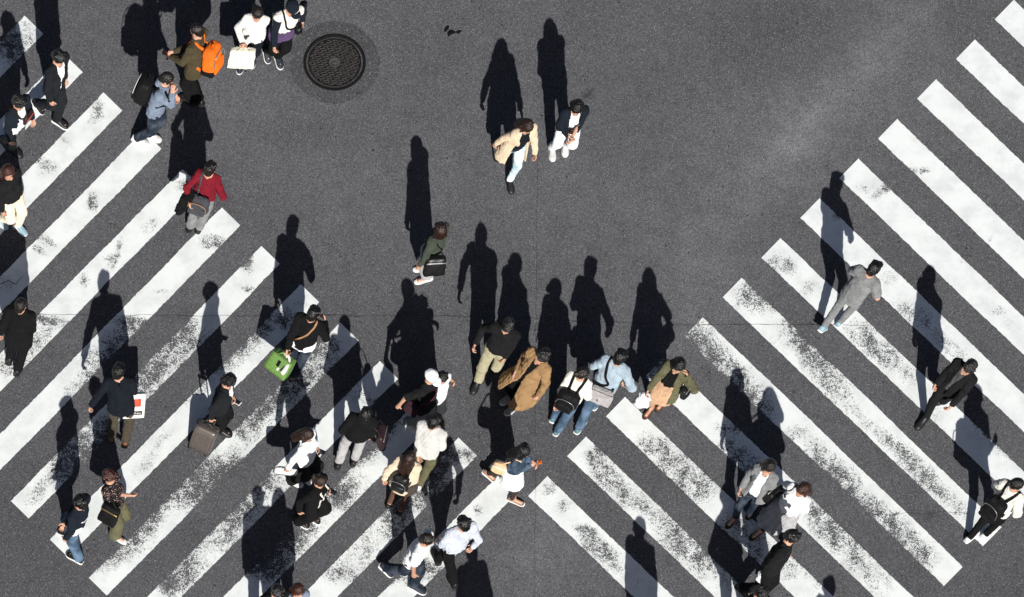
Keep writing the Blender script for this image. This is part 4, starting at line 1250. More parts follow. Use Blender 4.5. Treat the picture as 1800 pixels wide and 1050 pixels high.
def hand_bag(p, i, label, mat, size=(0.36, 0.14, 0.28), drop=0.10, rnd=0.03, heading=None, name='tote_bag', cat='bag', handle=0.10, trim=None, taper=0.05, soft=0.006, tilt=(0, 0), open_top=False, marks=None):
    """bag hanging from hand i by two loop handles"""
    Z = np.array((0, 0, 1.0)); h = p.hand[i]
    al = _n(np.array(heading)) if heading is not None else p.F
    al = _n(al-Z*al[2]); ac = np.cross(Z, al)
    up = _n(Z+ac*tilt[0]+al*tilt[1]); ac = _n(np.cross(up, al)); al = np.cross(ac, up)
    c = h-up*(handle+size[2]/2)
    t = thing(name, label, cat, c-Z*size[2]/2, 'bags carried on the crossing')
    base = np.array(t.location)
    M = frame4(c-base, al, ac, up)
    part('bag_body', rbox('bag_body', size, min(rnd, size[1]*0.35), 6, 0.012, taper, soft, p.S['id']), mat, t, M)
    for sg in (1, -1):
        ctrl = [c+up*(size[2]/2-0.01)+ac*sg*size[1]*0.42+al*size[0]*0.25, h+ac*sg*0.012+al*0.05-up*0.03, h+ac*sg*0.006, h+ac*sg*0.012-al*0.05-up*0.03, c+up*(size[2]/2-0.01)+ac*sg*size[1]*0.42-al*size[0]*0.25]
        part('handle', tube_mesh(smooth_path(ctrl, 28)-base, 0.008, 0.005, ac), trim or mat, t)
    if marks:
        for nm, (u, w_, uu, hh), mm in marks:
            for sg in (1, -1):
                part(nm, rbox(nm, (w_, 0.003, hh), 0.0012, 2), mm, t, frame4(c-base+al*u+up*uu+ac*sg*(size[1]*0.5*(1-taper*0.4)+0.011), al, ac, up))
    p.bagframe = (c, al, ac, up, size, t, base)
    return t
def phone(p, i, label, mat=None, screen=None, name='smartphone', fwd=0.03, up=0.02):
    d = p.hdir[i]; Z = np.array((0, 0, 1.0))
    out = _n(_n(p.hc-p.hand[i])*0.8+Z*0.4)
    al = _n(d*0.6+p.F*0.6); al = _n(al-out*(al@out)); ac = np.cross(out, al)
    c = p.hand[i]+d*0.02+out*0.022+al*fwd
    t = thing(name, label, 'phone', c-Z*0.03, 'phones in hand')
    base = np.array(t.location)
    part('phone_case', rbox('phone_case', (0.140, 0.070, 0.010), 0.004, 3), mat or plain((0.03, 0.03, 0.035), 0.3, 0.5), t, frame4(c-base, al, ac, out))
    part('screen', rbox('screen', (0.122, 0.060, 0.003), 0.001, 2), screen or plain((0.015, 0.016, 0.02), 0.08, 0.6), t, frame4(c-base+out*0.0062, al, ac, out))
    return t

# ------------------------------------------------------------------ wardrobe
BLACK = fabric((0.0065, 0.0065, 0.007)); BLACK2 = fabric((0.011, 0.011, 0.012)); CHAR = fabric((0.030, 0.031, 0.034))
NAVY = fabric((0.010, 0.014, 0.022)); NAVYD = fabric((0.0075, 0.010, 0.015)); SUIT = fabric((0.0115, 0.0135, 0.0165))
WHITE = fabric((0.78, 0.79, 0.80), vary=0.05); OFFW = fabric((0.72, 0.70, 0.64), vary=0.07); CREAM = fabric((0.74, 0.66, 0.52), vary=0.08)
GREY = fabric((0.20, 0.205, 0.21)); GREYD = fabric((0.075, 0.075, 0.078)); GREYL = fabric((0.36, 0.36, 0.37)); GREYB = fabric((0.17, 0.21, 0.28))
BEIGE = fabric((0.62, 0.50, 0.36), vary=0.08); SAND = fabric((0.64, 0.52, 0.39), vary=0.08); CAMEL = fabric((0.30, 0.185, 0.090)); KHAKI = fabric((0.36, 0.33, 0.22)); OLIVE = fabric((0.115, 0.110, 0.062))
OLIVED = fabric((0.060, 0.056, 0.030)); GREEN = fabric((0.050, 0.060, 0.046)); RED = fabric((0.17, 0.010, 0.020)); BROWN = fabric((0.062, 0.050, 0.028)); TAUPE = fabric((0.062, 0.052, 0.038))
DENIM = fabric((0.050, 0.085, 0.135), pattern='denim'); DENIMD = fabric((0.013, 0.020, 0.032), pattern='denim'); DENIML = fabric((0.40, 0.52, 0.60), pattern='denim'); DENIMJ = fabric((0.028, 0.047, 0.075), pattern='denim')
SKYB = fabric((0.33, 0.41, 0.48)); PALEB = fabric((0.50, 0.54, 0.62)); KNIT = fabric((0.58, 0.58, 0.56), pattern='knit', vary=0.06); FLORAL = fabric((0.016, 0.015, 0.016), pattern='floral', c2=(0.5, 0.32, 0.28))
BLOUSE = fabric((0.78, 0.76, 0.73), pattern='floral', c2=(0.42, 0.38, 0.40), vary=0.05); PURPLE = fabric((0.085, 0.055, 0.12)); TAN = fabric((0.50, 0.32, 0.20)); SKIRTG = fabric((0.16, 0.16, 0.165))
JERSEY = fabric((0.022, 0.022, 0.026), pattern='plaid', c2=(0.06, 0.012, 0.02)); TIGHTS = fabric((0.045, 0.030, 0.030)); SOCK = fabric((0.10, 0.055, 0.040))
ORANGE = fabric((0.70, 0.145, 0.014), 0.6, 0.08); GREENBAG = plain((0.135, 0.255, 0.062), 0.5, 0.35); IVORY = fabric((0.74, 0.72, 0.60), vary=0.04); LEATHER = plain((0.008, 0.008, 0.009), 0.42, 0.4); LEATHER_W = plain((0.70, 0.70, 0.68), 0.5, 0.4)
NYLON = fabric((0.008, 0.008, 0.009), 0.6); GREYBAG = fabric((0.36, 0.345, 0.35), 0.8); PEACH = fabric((0.74, 0.50, 0.30), 0.7); MAROON = plain((0.026, 0.013, 0.016), 0.5, 0.4); PLASTIC = plain((0.72, 0.74, 0.76), 0.3, 0.5); TANSTRAP = plain((0.36, 0.20, 0.10), 0.5, 0.4)
SILVER = plain((0.45, 0.45, 0.46), 0.35, 0.5, 0.7); PAPER_W = plain((0.78, 0.77, 0.74), 0.6, 0.3); PAPER_R = plain((0.62, 0.075, 0.035), 0.6, 0.3)
S_BLACK = plain((0.014, 0.014, 0.015), 0.45, 0.4); S_WHITE = plain((0.74, 0.74, 0.73), 0.6, 0.3); S_NAVY = plain((0.020, 0.030, 0.045), 0.6, 0.3); S_TEAL = plain((0.10, 0.20, 0.24), 0.6, 0.3); S_BLUE = plain((0.26, 0.40, 0.48), 0.6, 0.3)
S_GREY = plain((0.22, 0.22, 0.23), 0.6, 0.3); S_TAN = plain((0.24, 0.165, 0.12), 0.7, 0.2); S_BROWN = plain((0.14, 0.055, 0.025), 0.5, 0.3); S_LGREY = plain((0.55, 0.55, 0.55), 0.6, 0.3)
H_BLACK = hairmat((0.0045, 0.0042, 0.0042)); H_DARK = hairmat((0.0085, 0.0058, 0.0048)); H_BROWN = hairmat((0.019, 0.0080, 0.0050)); H_RED = hairmat((0.036, 0.0085, 0.0040)); H_AUBURN = hairmat((0.030, 0.010, 0.005))

def pants(mat, style='straight', **k): return dict(kind='pants', mat=mat, style=style, **k)
def skirt(mat, **k): return dict(kind='skirt', mat=mat, name='skirt', **k)
def shirt(mat, **k): return dict(name='shirt', mat=mat, inf=k.pop('inf', 0.010), **k)
def jacket(mat, **k): return dict(name=k.pop('name', 'jacket'), mat=mat, inf=k.pop('inf', 0.026), hem=k.pop('hem', 0.09), **k)
SUIT_V = [(-0.2, 0.05), (0.02, 0.016), (0.14, 0.004), (0.20, 0.02), (0.44, 0.075), (0.60, 0.06)]
OPEN_V = [(-0.6, 0.13), (0.0, 0.085), (0.20, 0.07), (0.44, 0.07), (0.60, 0.06)]
WIDE_V = [(-0.6, 0.17), (0.0, 0.13), (0.20, 0.10), (0.44, 0.075), (0.60, 0.06)]
NARROW_V = [(-0.6, 0.05), (0.0, 0.03), (0.20, 0.022), (0.44, 0.05), (0.60, 0.06)]

PEOPLE = [
 dict(id=1, label='man in a dark suit and white shirt striding at the upper left corner', dir=(.85, .5), head=(103, 101), fL=(106, 219), fR=(62, 192, .11), hR=('p', 90, 182, .82), hL=('l', .06, .02, .86), look=(.8, .7), pitch=22, twist=-8,
      tops=[shirt(WHITE), jacket(SUIT, open_=SUIT_V, flare=.02, inf=.022)], legs=[pants(SUIT, 'straight')], shoes=('sneaker', S_BLACK, SOLE_W), hair=('short', 1, H_BLACK), h=1.74),
 dict(id=2, h=1.70, label='man in a dark jacket and grey trousers at the left edge below the suited man', dir=(.75, .65), head=(33, 180), fR=(27, 268), fL=(8, 256, .06), hR=('p', 18, 246, .84), hL=('l', .12, .10, .9), pitch=22,
      tops=[shirt(WHITE, hem=.12, inf=.014), jacket(NAVY, open_=OPEN_V, hem=.10)], legs=[pants(GREYD)], shoes=('sneaker', S_BLACK, SOLE_B), hair=('short', 2, H_BLACK)),
 dict(id=3, label='woman with long auburn hair, black jacket and cream trousers at the left edge', fem=True, dir=(.65, .75), head=(14, 302), fL=(36, 404), fR=(2, 392, .07), hL=('l', .05, .08, .95), hR=('l', .14, .05, .85), look=(.2, .9), pitch=8, h=1.64,
      tops=[shirt(GREYD), jacket(BLACK2, inf=.024, hem=.0)], legs=[pants(CREAM, 'straight')], shoes=('sneaker', S_BLUE, SOLE_W), hair=('long', 1, H_RED)),
 dict(id=4, label='man in a long black coat seen from behind at the left edge', dir=(.35, -.93), head=(36, 537), fR=(33, 648, 0), fL=(18, 632, .04), hR=('p', 58, 584, .82), hL=('l', -.10, .06, .84), pitch=8, h=1.72,
      tops=[shirt(WHITE), jacket(BLACK, name='coat', inf=.030, hem=.30, flare=.035)], legs=[pants(BLACK)], shoes=('boot', S_BLACK, SOLE_B), hair=('crop', 3, H_DARK)),
 dict(id=5, label='man in a blue-grey hooded jacket and dark jeans raising a hand to his mouth', dir=(.92, .38), head=(293, 139), fL=(268, 243), fR=(246, 251, .02), hR=('p', 303, 163, 1.45), hL=('l', .15, .06, .95), pitch=20, poleR=(.2, .1, -1.0), h=1.72, look=(1, .2),
      tops=[shirt(GREYD), dict(name='hoodie', mat=GREYB, inf=.024, hem=.08, hood=True)], legs=[pants(DENIMD)], shoes=('sneaker', S_WHITE, SOLE_W), hair=('crop', 4, H_DARK)),
 dict(id=6, label='man in a brown-olive jacket wearing an orange backpack, walking away to the left', dir=(-.85, -.45), head=(346, 54), fL=(328, 178, 0), fR=(345, 186, .08), hL=('p', 303, 100, 1.02), hR=('p', 306, 92, 1.05), pitch=22, h=1.74, skin=(.50, .30, .21), curlL=.8, curlR=.8,
      tops=[shirt(BLACK), jacket(BROWN, inf=.028, hem=.12)], legs=[pants(BLACK)], shoes=('sneaker', S_BLACK, SOLE_B), hair=('thin', 1, H_DARK)),
 dict(id=7, label='woman in a speckled white blouse and dark trousers near the top edge', fem=True, dir=(-.15, .98), head=(452, 24), fR=(422, 118), fL=(444, 108), hR=('p', 426, 74, 1.00), hL=('p', 432, 76, 1.0), look=(.5, .8), pitch=20, h=1.60, curlR=.9, curlL=.9,
      tops=[shirt(BLOUSE, inf=.022, hem=.08, sinf=.022)], legs=[pants(NAVYD, 'straight')], shoes=('sneaker', S_NAVY, SOLE_W), hair=('tied', 1, H_DARK)),
 dict(id=8, label='man in a navy cap and white vest walking beside the woman in the speckled blouse', dir=(.35, .94), head=(513, 14), fR=(467, 98, .05), fL=(489, 109), hR=('p', 482, 82, .86), hL=('p', 532, 38, 1.05), look=(.5, .85), pitch=14, h=1.70,
      tops=[dict(name='sweater', mat=NAVY, inf=.014, hem=.02), dict(name='waist_sweater', mat=PURPLE, inf=.020, hem=.16, sleeve=0, flare=.01), dict(name='vest', mat=OFFW, inf=.026, hem=-.10, sleeve=0)], legs=[pants(BLACK)], shoes=('sneaker', S_NAVY, SOLE_W), hair=('cap', 1, H_DARK), cap=NAVY),
 dict(id=9, label='short-haired woman in a red sweater and grey trousers seen from behind', fem=True, dir=(.42, -.9), head=(369, 297), fL=(336, 396), fR=(352, 398), hL=('p', 333, 354, .98), hR=('p', 383, 335, 1.05), pitch=8, h=1.62, poleR=(-.6, .8, -.4),
      tops=[dict(name='sweater', mat=RED, inf=.020, hem=.05, neck=.075, sinf=.016)], legs=[pants(GREY, 'straight')], shoes=('sneaker', S_BLACK, SOLE_B), hair=('short', 3, H_DARK)),
 dict(id=10, h=1.68, label='woman with brown bob in a dark green jacket, standing alone mid-road', fem=True, dir=(-.75, -.6), head=(774, 404), fL=(744, 494, 0, (-.95, .25)), fR=(742, 474, 0, (-.95, .1)), hL=('p', 737, 468, .80), hR=('l', .10, .05, .85), look=(-.3, -.9), pitch=5,
      tops=[shirt(BLACK), jacket(GREEN, inf=.024, hem=.06)], legs=[pants(GREYL, 'wide', length=.9)], shoes=('flat', S_WHITE, SOLE_W), hair=('bob', 1, H_BROWN)),
 dict(id=11, h=1.62, label='woman in an open beige trench coat and pale jeans walking on bare asphalt', fem=True, dir=(.25, .97), head=(927, 222), fL=(896, 328), fR=(870, 270, .10), hL=('p', 942, 276, .78), hR=('p', 868, 254, .80), look=(.5, .85), pitch=32, twist=10,
      tops=[shirt(NAVYD, inf=.014, hem=.06), jacket(BEIGE, name='coat', inf=.030, hem=.36, flare=.07, open_=WIDE_V, sinf=.026)], legs=[pants(DENIML, 'slim')], shoes=('sneaker', S_BLACK, SOLE_B), hair=('long', 2, H_BROWN)),
 dict(id=12, h=1.65, label='woman in a navy jacket and white trousers holding her hands together', fem=True, dir=(.12, .99), head=(1014, 189), fR=(970, 270), fL=(992, 262, .05), hR=('p', 1000, 240, 1.0), hL=('p', 1005, 243, 1.0), look=(-.2, .95), pitch=30, curlL=.9, curlR=.9,
      tops=[shirt(WHITE, hem=.08, inf=.014), jacket(NAVY, open_=OPEN_V, inf=.028, hem=.10)], legs=[pants(WHITE, 'straight')], shoes=('sneaker', S_LGREY, SOLE_W), hair=('long', 10, H_BLACK)),
 dict(id=13, h=1.74, label='man in a black jacket and khaki trousers with one arm swung out', dir=(-.42, .9), head=(893, 572), fR=(836, 680), fL=(872, 640, .10), hR=('p', 836, 604, .98), hL=('p', 888, 628, .86), look=(-.3, .9), pitch=28,
      tops=[shirt(WHITE), jacket(BLACK2, inf=.026, hem=.04)], legs=[pants(KHAKI)], shoes=('boot', S_BLACK, SOLE_B), hair=('short', 4, H_BLACK)),
 dict(id=14, h=1.74, label='person in a long camel-brown coat flaring open at the hem', dir=(-.8, .6), head=(956, 625), fR=(893, 702), fL=(901, 720, .02), hR=('p', 908, 652, .98), hL=('l', .05, .10, .85), look=(-.4, .9), pitch=26,
      tops=[shirt(BLACK), jacket(CAMEL, name='coat', inf=.036, hem=.46, flare=.15, open_=[(-0.7, 0.16), (-0.25, 0.10), (0.0, 0.03), (0.20, 0.022), (0.44, 0.05), (0.60, 0.06)], backflare=.16, sinf=.030)], legs=[pants(BLACK)], shoes=('sneaker', S_GREY, SOLE_W), hair=('short', 5, H_BLACK)),
 dict(id=15, h=1.62, label='dark-haired woman in a cream blouse and jeans walking away', fem=True, dir=(.5, -.87), head=(1024, 657), fL=(974, 735, .04), fR=(982, 754), hL=('p', 974, 716, .80), hR=('l', .12, .08, .9), look=(.9, -.2), pitch=16,
      tops=[shirt(OFFW, inf=.026, hem=.05, sleeve=.62, sinf=.032)], legs=[pants(DENIM, 'straight')], shoes=('sneaker', S_TEAL, SOLE_W), hair=('tied', 3, H_DARK)),
 dict(id=16, h=1.74, label='tall man in a light blue shirt and jeans walking away', dir=(.55, -.84), head=(1090, 628), fL=(1020, 750), fR=(1050, 708, .0), hL=('l', .18, .05, .95), hR=('p', 1103, 678, .98), pitch=14, poleR=(-.5, 1, -.3),
      tops=[shirt(SKYB, inf=.026, hem=.08, sinf=.024)], legs=[pants(DENIM, 'straight')], shoes=('sneaker', S_TEAL, SOLE_W), hair=('short', 6, H_BLACK)),
 dict(id=17, h=1.65, label='woman in an open olive coat and tan skirt with a hand at her face', fem=True, dir=(-.6, .8), head=(1194, 642), fR=(1140, 725), fL=(1162, 712, .03), hL=('p', 1209, 660, 1.42), hR=('p', 1140, 686, .86), look=(-.1, .95), pitch=26, poleL=(.2, .5, -1),
      tops=[shirt(BLACK, inf=.012, hem=-.02, vneck=.06), jacket(OLIVE, name='coat', inf=.028, hem=.34, flare=.06, open_=WIDE_V)], legs=[skirt(TAN, length=.42, flare=.0)], shoes=('flat', S_BROWN, SOLE_B), hair=('long', 3, H_BLACK)),
 dict(id=18, h=1.71, label='person in a black jacket carrying a green handbag over the worn stripes', dir=(.45, -.89), head=(550, 552), fL=(507, 650, .02), fR=(519, 657), hL=('p', 503, 620, .86), hR=('l', .22, .02, 1.15), pitch=20, curlL=.9,
      tops=[shirt(WHITE, hem=.12, inf=.014), jacket(BLACK, inf=.030, hem=.08, sinf=.026)], legs=[pants(DENIMD)], shoes=('flat', S_TAN, SOLE_B), hair=('short', 7, H_BLACK)),
 dict(id=19, h=1.69, label='man in a dark suit looking at a phone and pulling a suitcase', dir=(.92, .3), head=(401, 670), fL=(392, 762), fR=(355, 752, .10), hR=('p', 372, 735, .86), hL=('p', 408, 696, 1.12), look=(.95, .3), pitch=24, curlR=.95, poleL=(-.3, .2, -1),
      tops=[shirt(WHITE), jacket(SUIT, open_=SUIT_V, inf=.024, flare=.02)], legs=[pants(BLACK)], shoes=('sneaker', S_BLACK, SOLE_B), hair=('short', 8, H_BLACK)),
 dict(id=20, h=1.72, label='man in a navy blazer and brown trousers seen from behind, with a shopping bag', dir=(.2, -.98), head=(206, 651), fL=(196, 768, .04), fR=(219, 782, .08), hL=('p', 160, 714, .86), hR=('p', 237, 690, .90), pitch=12, curlR=.9,
      tops=[shirt(WHITE, neck=.058), jacket(NAVYD, name='blazer', inf=.030, hem=.10, flare=.02, neck=.070)], legs=[pants(TAUPE)], shoes=('sneaker', S_BROWN, SOLE_B), hair=('short', 9, H_BLACK)),
 dict(id=21, h=1.74, label='man in a navy sweatshirt with white trim and blue jeans, face mask on', dir=(-.85, -.5), head=(141, 884), fL=(131, 982, 0), fR=(116, 942, .04), hL=('l', .0, .08, .85), hR=('p', 106, 934, .82), pitch=10, mask=True,
      tops=[shirt(WHITE, hem=.11, inf=.016), dict(name='sweatshirt', mat=NAVY, inf=.026, hem=.085)], legs=[pants(DENIM)], shoes=('sneaker', S_BLACK, SOLE_W), hair=('short', 10, H_BLACK)),
 dict(id=22, label='red-haired woman in a black floral blouse and olive trousers', fem=True, dir=(.85, .5), head=(191, 837), fR=(208, 948), fL=(190, 922, .07), hR=('p', 236, 872, .95), hL=('l', .08, .06, .9), look=(.6, .8), pitch=14, h=1.62, poleR=(-.5, .5, -.6),
      tops=[shirt(FLORAL, inf=.022, hem=.06, sleeve=.45, sinf=.026)], legs=[pants(OLIVE, 'wide')], shoes=('flat', S_WHITE, SOLE_W), hair=('short', 11, H_RED)),
 dict(id=23, label='long-haired woman in a white hooded top looking at her phone', fem=True, dir=(.9, .35), head=(540, 764), fR=(518, 850), fL=(536, 846, .05), hR=('p', 506, 824, .80), hL=('p', 556, 788, 1.12), look=(.9, .35), pitch=28, h=1.58, poleL=(-.3, .2, -1), curlR=.9,
      tops=[dict(name='hoodie', mat=WHITE, inf=.028, hem=.06, hood=True, sinf=.026)], legs=[pants(BLACK2, 'wide')], shoes=('sneaker', S_WHITE, SOLE_W), hair=('long', 4, H_BROWN)),
 dict(id=24, label='woman in a black jacket with pale edging bent over her phone', fem=True, dir=(.88, .45), head=(562, 846), fR=(530, 922), fL=(548, 914, .05), hR=('p', 527, 898, .85), hL=('p', 575, 858, 1.15), look=(.9, .4), pitch=30, h=1.58, poleL=(-.3, .2, -1),
      tops=[shirt(BLACK, inf=.012), jacket(BLACK, inf=.026, open_=OPEN_V, hem=.06, edge=OFFW)], legs=[pants(BLACK, 'wide')], shoes=('sneaker', S_BLACK, SOLE_W), hair=('tied', 4, H_BROWN)),
 dict(id=25, h=1.65, label='person in a black jacket and grey trousers seen from behind, bag at right', dir=(.22, -.97), head=(643, 728), fL=(595, 812), fR=(622, 808, .02), hL=('l', .06, .03, .95), hR=('l', .05, .04, .85), pitch=16,
      tops=[shirt(GREYD), jacket(BLACK, inf=.030, hem=.05, sinf=.026)], legs=[pants(GREYL, 'straight', length=.94)], shoes=('sneaker', S_BLACK, SOLE_B), hair=('bob', 2, H_BLACK)),
 dict(id=26, h=1.64, label='person in a white cap and dark top walking with a child', dir=(.72, .6), head=(757, 662), fL=(745, 762), fR=(716, 750, .04), hR=('p', 702, 712, .90), hL=('l', .12, .05, .9), pitch=18,
      tops=[shirt(WHITE, inf=.012), dict(name='jersey', mat=BLACK2, inf=.026, hem=.14, sleeve=.5, sinf=.028), ], legs=[pants(GREY)], shoes=('sneaker', S_WHITE, SOLE_W), hair=('cap', 2, H_BLACK), cap=WHITE),
 dict(id=27, label='dark-haired child stretching an arm out beside the white cap', dir=(.72, .6), head=(777, 664), fL=(762, 742), fR=(748, 738, .02), hL=('p', 793, 668, 1.02), hR=('l', .05, .05, .65), pitch=14, h=1.38, poleL=(-.3, .2, -.4),
      tops=[shirt(WHITE, inf=.018, sleeve=.4)], legs=[pants(CHAR)], shoes=('sneaker', S_BLACK, SOLE_W), hair=('short', 12, H_BLACK)),
 dict(id=28, label='dark-haired man in a white knit sweater and olive trousers walking away', dir=(.55, -.83), head=(763, 741), fL=(722, 838), fR=(741, 848, 0), hL=('p', 735, 806, .82), hR=('l', .10, .06, .9), pitch=14, h=1.70,
      tops=[dict(name='sweater', mat=KNIT, inf=.028, hem=.09, sinf=.026)], legs=[pants(OLIVE)], shoes=('sneaker', S_WHITE, SOLE_W), hair=('short', 13, H_BLACK)),
 dict(id=29, label='brown-haired woman in a beige coat with a small black backpack', fem=True, dir=(.5, -.86), head=(720, 805), fL=(686, 884, .03), fR=(706, 893), hL=('p', 676, 842, .84), hR=('l', .05, .05, .85), pitch=14, h=1.58,
      tops=[shirt(WHITE), jacket(SAND, name='coat', inf=.030, hem=.26, flare=.05)], legs=[skirt(CHAR, length=.34, flare=.01), pants(SOCK, 'tights', name='tights', inf=.004)], shoes=('flat', S_BLACK, SOLE_B), hair=('long', 5, H_BROWN)),
 dict(id=30, label='man in a white T-shirt and dark jeans striding at the bottom edge', dir=(.9, .42), head=(750, 949), fL=(733, 1037), fR=(674, 1006, .10), hR=('p', 727, 1010, .84), hL=('l', -.02, .08, .82), look=(.95, .3), pitch=14, h=1.74, skin=(.48, .27, .18),
      tops=[shirt(WHITE, inf=.022, hem=.09, sleeve=.42, sinf=.026)], legs=[pants(DENIMD, 'straight')], shoes=('sneaker', S_NAVY, SOLE_W), hair=('crop', 5, H_DARK)),
 dict(id=31, label='man in a pale blue shirt and black trousers beside the white T-shirt', dir=(-.35, -.94), head=(815, 921), fL=(794, 1026, .05), fR=(766, 980, 0), hR=('p', 831, 962, .92), hL=('l', .12, .05, .9), look=(-.5, -.8), pitch=12, h=1.70,
      tops=[shirt(PALEB, inf=.022, hem=.08, sinf=.018)], legs=[pants(BLACK)], shoes=('sneaker', S_BLACK, SOLE_B), hair=('short', 14, H_BLACK)),
 dict(id=32, label='woman in a denim jacket and white skirt holding an orange phone', fem=True, dir=(.92, .35), head=(920, 794), fR=(907, 883), fL=(855, 840, .09), hR=('p', 934, 818, 1.10), hL=('p', 936, 812, 1.12), look=(.95, .35), pitch=26, h=1.60, poleL=(-.3, .2, -1), poleR=(-.3, .2, -1),
      tops=[shirt(WHITE, inf=.012), jacket(DENIMJ, inf=.024, hem=-.02)], legs=[skirt(WHITE, length=.36, flare=.06, inf=.018), pants(TIGHTS, 'tights', name='tights', inf=.003)], shoes=('flat', S_TAN, SOLE_W), hair=('long', 6, H_BLACK)),
 dict(id=33, h=1.70, label='man in a grey T-shirt and grey trousers walking away on the right crossing', dir=(.68, -.73), head=(1536, 473), fL=(1440, 587, .12), fR=(1480, 564), hL=('l', .22, -.02, 1.0), hR=('l', .16, .0, .96), pitch=20, poleL=(-.6, 1, -.2), poleR=(-.6, 1, -.2), lean=.45,
      tops=[shirt(GREY, inf=.018, hem=.09, sleeve=.42, sinf=.026)], legs=[pants(GREY, 'slim', inf=.008)], shoes=('sneaker', S_BLUE, SOLE_W), hair=('short', 15, H_BLACK)),
 dict(id=34, h=1.70, label='man dressed all in black striding across the right crossing', dir=(-.66, .75), head=(1705, 645), fR=(1620, 744), fL=(1656, 700, .10), hL=('p', 1672, 714, .84), hR=('l', .12, .08, .88), look=(-.3, .95), pitch=22, lean=.40, twist=-10,
      tops=[shirt(GREYD), jacket(BLACK2, inf=.030, hem=.12, open_=NARROW_V, flare=.02, sinf=.026)], legs=[pants(BLACK2, 'slim')], shoes=('boot', S_BLACK, SOLE_B), hair=('short', 16, H_BLACK)),
 dict(id=35, h=1.64, label='person in a white shirt and black trousers at the right edge', dir=(.78, -.62), head=(1787, 852), fL=(1708, 944, 0), fR=(1736, 938, 0), hL=('l', .25, .05, 1.0), hR=('p', 1797, 885, 1.05), look=(.9, .1), pitch=12, lean=.42,
      tops=[shirt(OFFW, inf=.028, hem=.07, sleeve=.5, sinf=.030)], legs=[pants(BLACK, 'slim')], shoes=('sneaker', S_WHITE, SOLE_W), hair=('tied', 5, H_BLACK)),
 dict(id=36, h=1.61, label='long-haired woman in a grey blazer and white top on the right crossing', fem=True, dir=(-.66, .75), head=(1353, 820), fR=(1286, 918), fL=(1322, 902, .07), hR=('p', 1303, 858, .88), hL=('l', .0, .08, .85), look=(.1, .95), pitch=22,
      tops=[shirt(WHITE, inf=.012, vneck=.04), jacket(GREY, name='blazer', inf=.028, hem=.12, open_=OPEN_V, flare=.03)], legs=[pants(DENIMD, 'slim')], shoes=('flat', S_BLACK, SOLE_B), hair=('long', 7, H_DARK)),
 dict(id=37, h=1.66, label='woman with long brown hair, white sweater and grey pleated skirt, arms folded', fem=True, dir=(-.75, .6), head=(1412, 860), fR=(1330, 940), fL=(1378, 934, .05), hR=('p', 1392, 876, 1.16), hL=('p', 1396, 880, 1.18), look=(-.7, .5), pitch=24, lean=.42, poleL=(-.3, .4, -1), poleR=(-.3, .4, -1),
      tops=[dict(name='sweater', mat=WHITE, inf=.030, hem=.02, sinf=.030)], legs=[skirt(GREYL, length=.44, flare=.10, pleat=.012), pants(BLACK, 'tights', name='tights', inf=.004)], shoes=('flat', S_BLACK, SOLE_B), hair=('longer', 8, H_AUBURN)),
 dict(id=38, h=1.74, label='man in a black bomber jacket at the bottom edge, below the pleated skirt', dir=(.85, .45), head=(1391, 944), fL=(1342, 1056), fR=(1302, 1042, .08), hR=('p', 1346, 1004, .88), hL=('l', .05, .06, .9), look=(.9, .5), pitch=14, curlR=.9,
      tops=[shirt(WHITE), jacket(BLACK2, inf=.032, hem=.04, sinf=.028)], legs=[pants(BLACK)], shoes=('sneaker', S_BLACK, SOLE_B), hair=('short', 17, H_BLACK)),
 dict(id=39, label='dark-haired person with orange collar cut off by the bottom edge, right crossing', dir=(.7, .6), head=(1337, 1042), pitch=14, h=1.68, hR=('l', .1, .12, .95),
      tops=[shirt(fabric((0.5, 0.16, 0.08))), jacket(BLACK, inf=.028, open_=SUIT_V)], legs=[pants(BLACK)], hair=('short', 18, H_BLACK)),
 dict(id=40, label='dark-haired person cut off by the bottom edge, left of the auburn woman', dir=(.3, .95), head=(487, 1040), pitch=16, h=1.66,
      tops=[shirt(WHITE), jacket(BLACK, inf=.028, open_=SUIT_V)], legs=[pants(BLACK)], hair=('short', 19, H_BLACK)),
 dict(id=41, label='auburn-haired woman cut off by the bottom edge of the left crossing', fem=True, dir=(.2, .97), head=(524, 1038), pitch=10, h=1.62,
      tops=[shirt(PALEB), jacket(GREYB, inf=.026, open_=OPEN_V)], legs=[pants(BLACK)], hair=('long', 9, H_RED)),
 dict(id=42, label='person just below the frame whose shadow falls across the two lowest right stripes', dir=(-.5, .85), shadow=(1124, 932), pitch=12, h=1.70,
      tops=[shirt(WHITE), jacket(BLACK, inf=.028)], legs=[pants(BLACK)], hair=('short', 20, H_BLACK)),
 dict(id=43, label='person just below the frame whose shadow falls beside the pale blue shirt', dir=(-.3, -.9), shadow=(829, 972), stride=.05, pitch=12, h=1.70, hL=('l', .05, .02, .9), hR=('l', .05, .02, .9),
      tops=[shirt(GREY, inf=.024)], legs=[pants(BLACK)], hair=('short', 21, H_BLACK)),
 dict(id=44, label='person well below the frame whose head shadow touches a stripe right of the bomber jacket', dir=(-.5, .8), shadow=(1457, 1036), pitch=12, h=1.68,
      tops=[shirt(WHITE), jacket(NAVY, inf=.028)], legs=[pants(BLACK)], hair=('short', 22, H_BLACK)),
]
import os
ONLY = None
P_ = {}
for S in PEOPLE:
    if ONLY and S['id'] not in ONLY: continue
    P_[S['id']] = make_person(S)

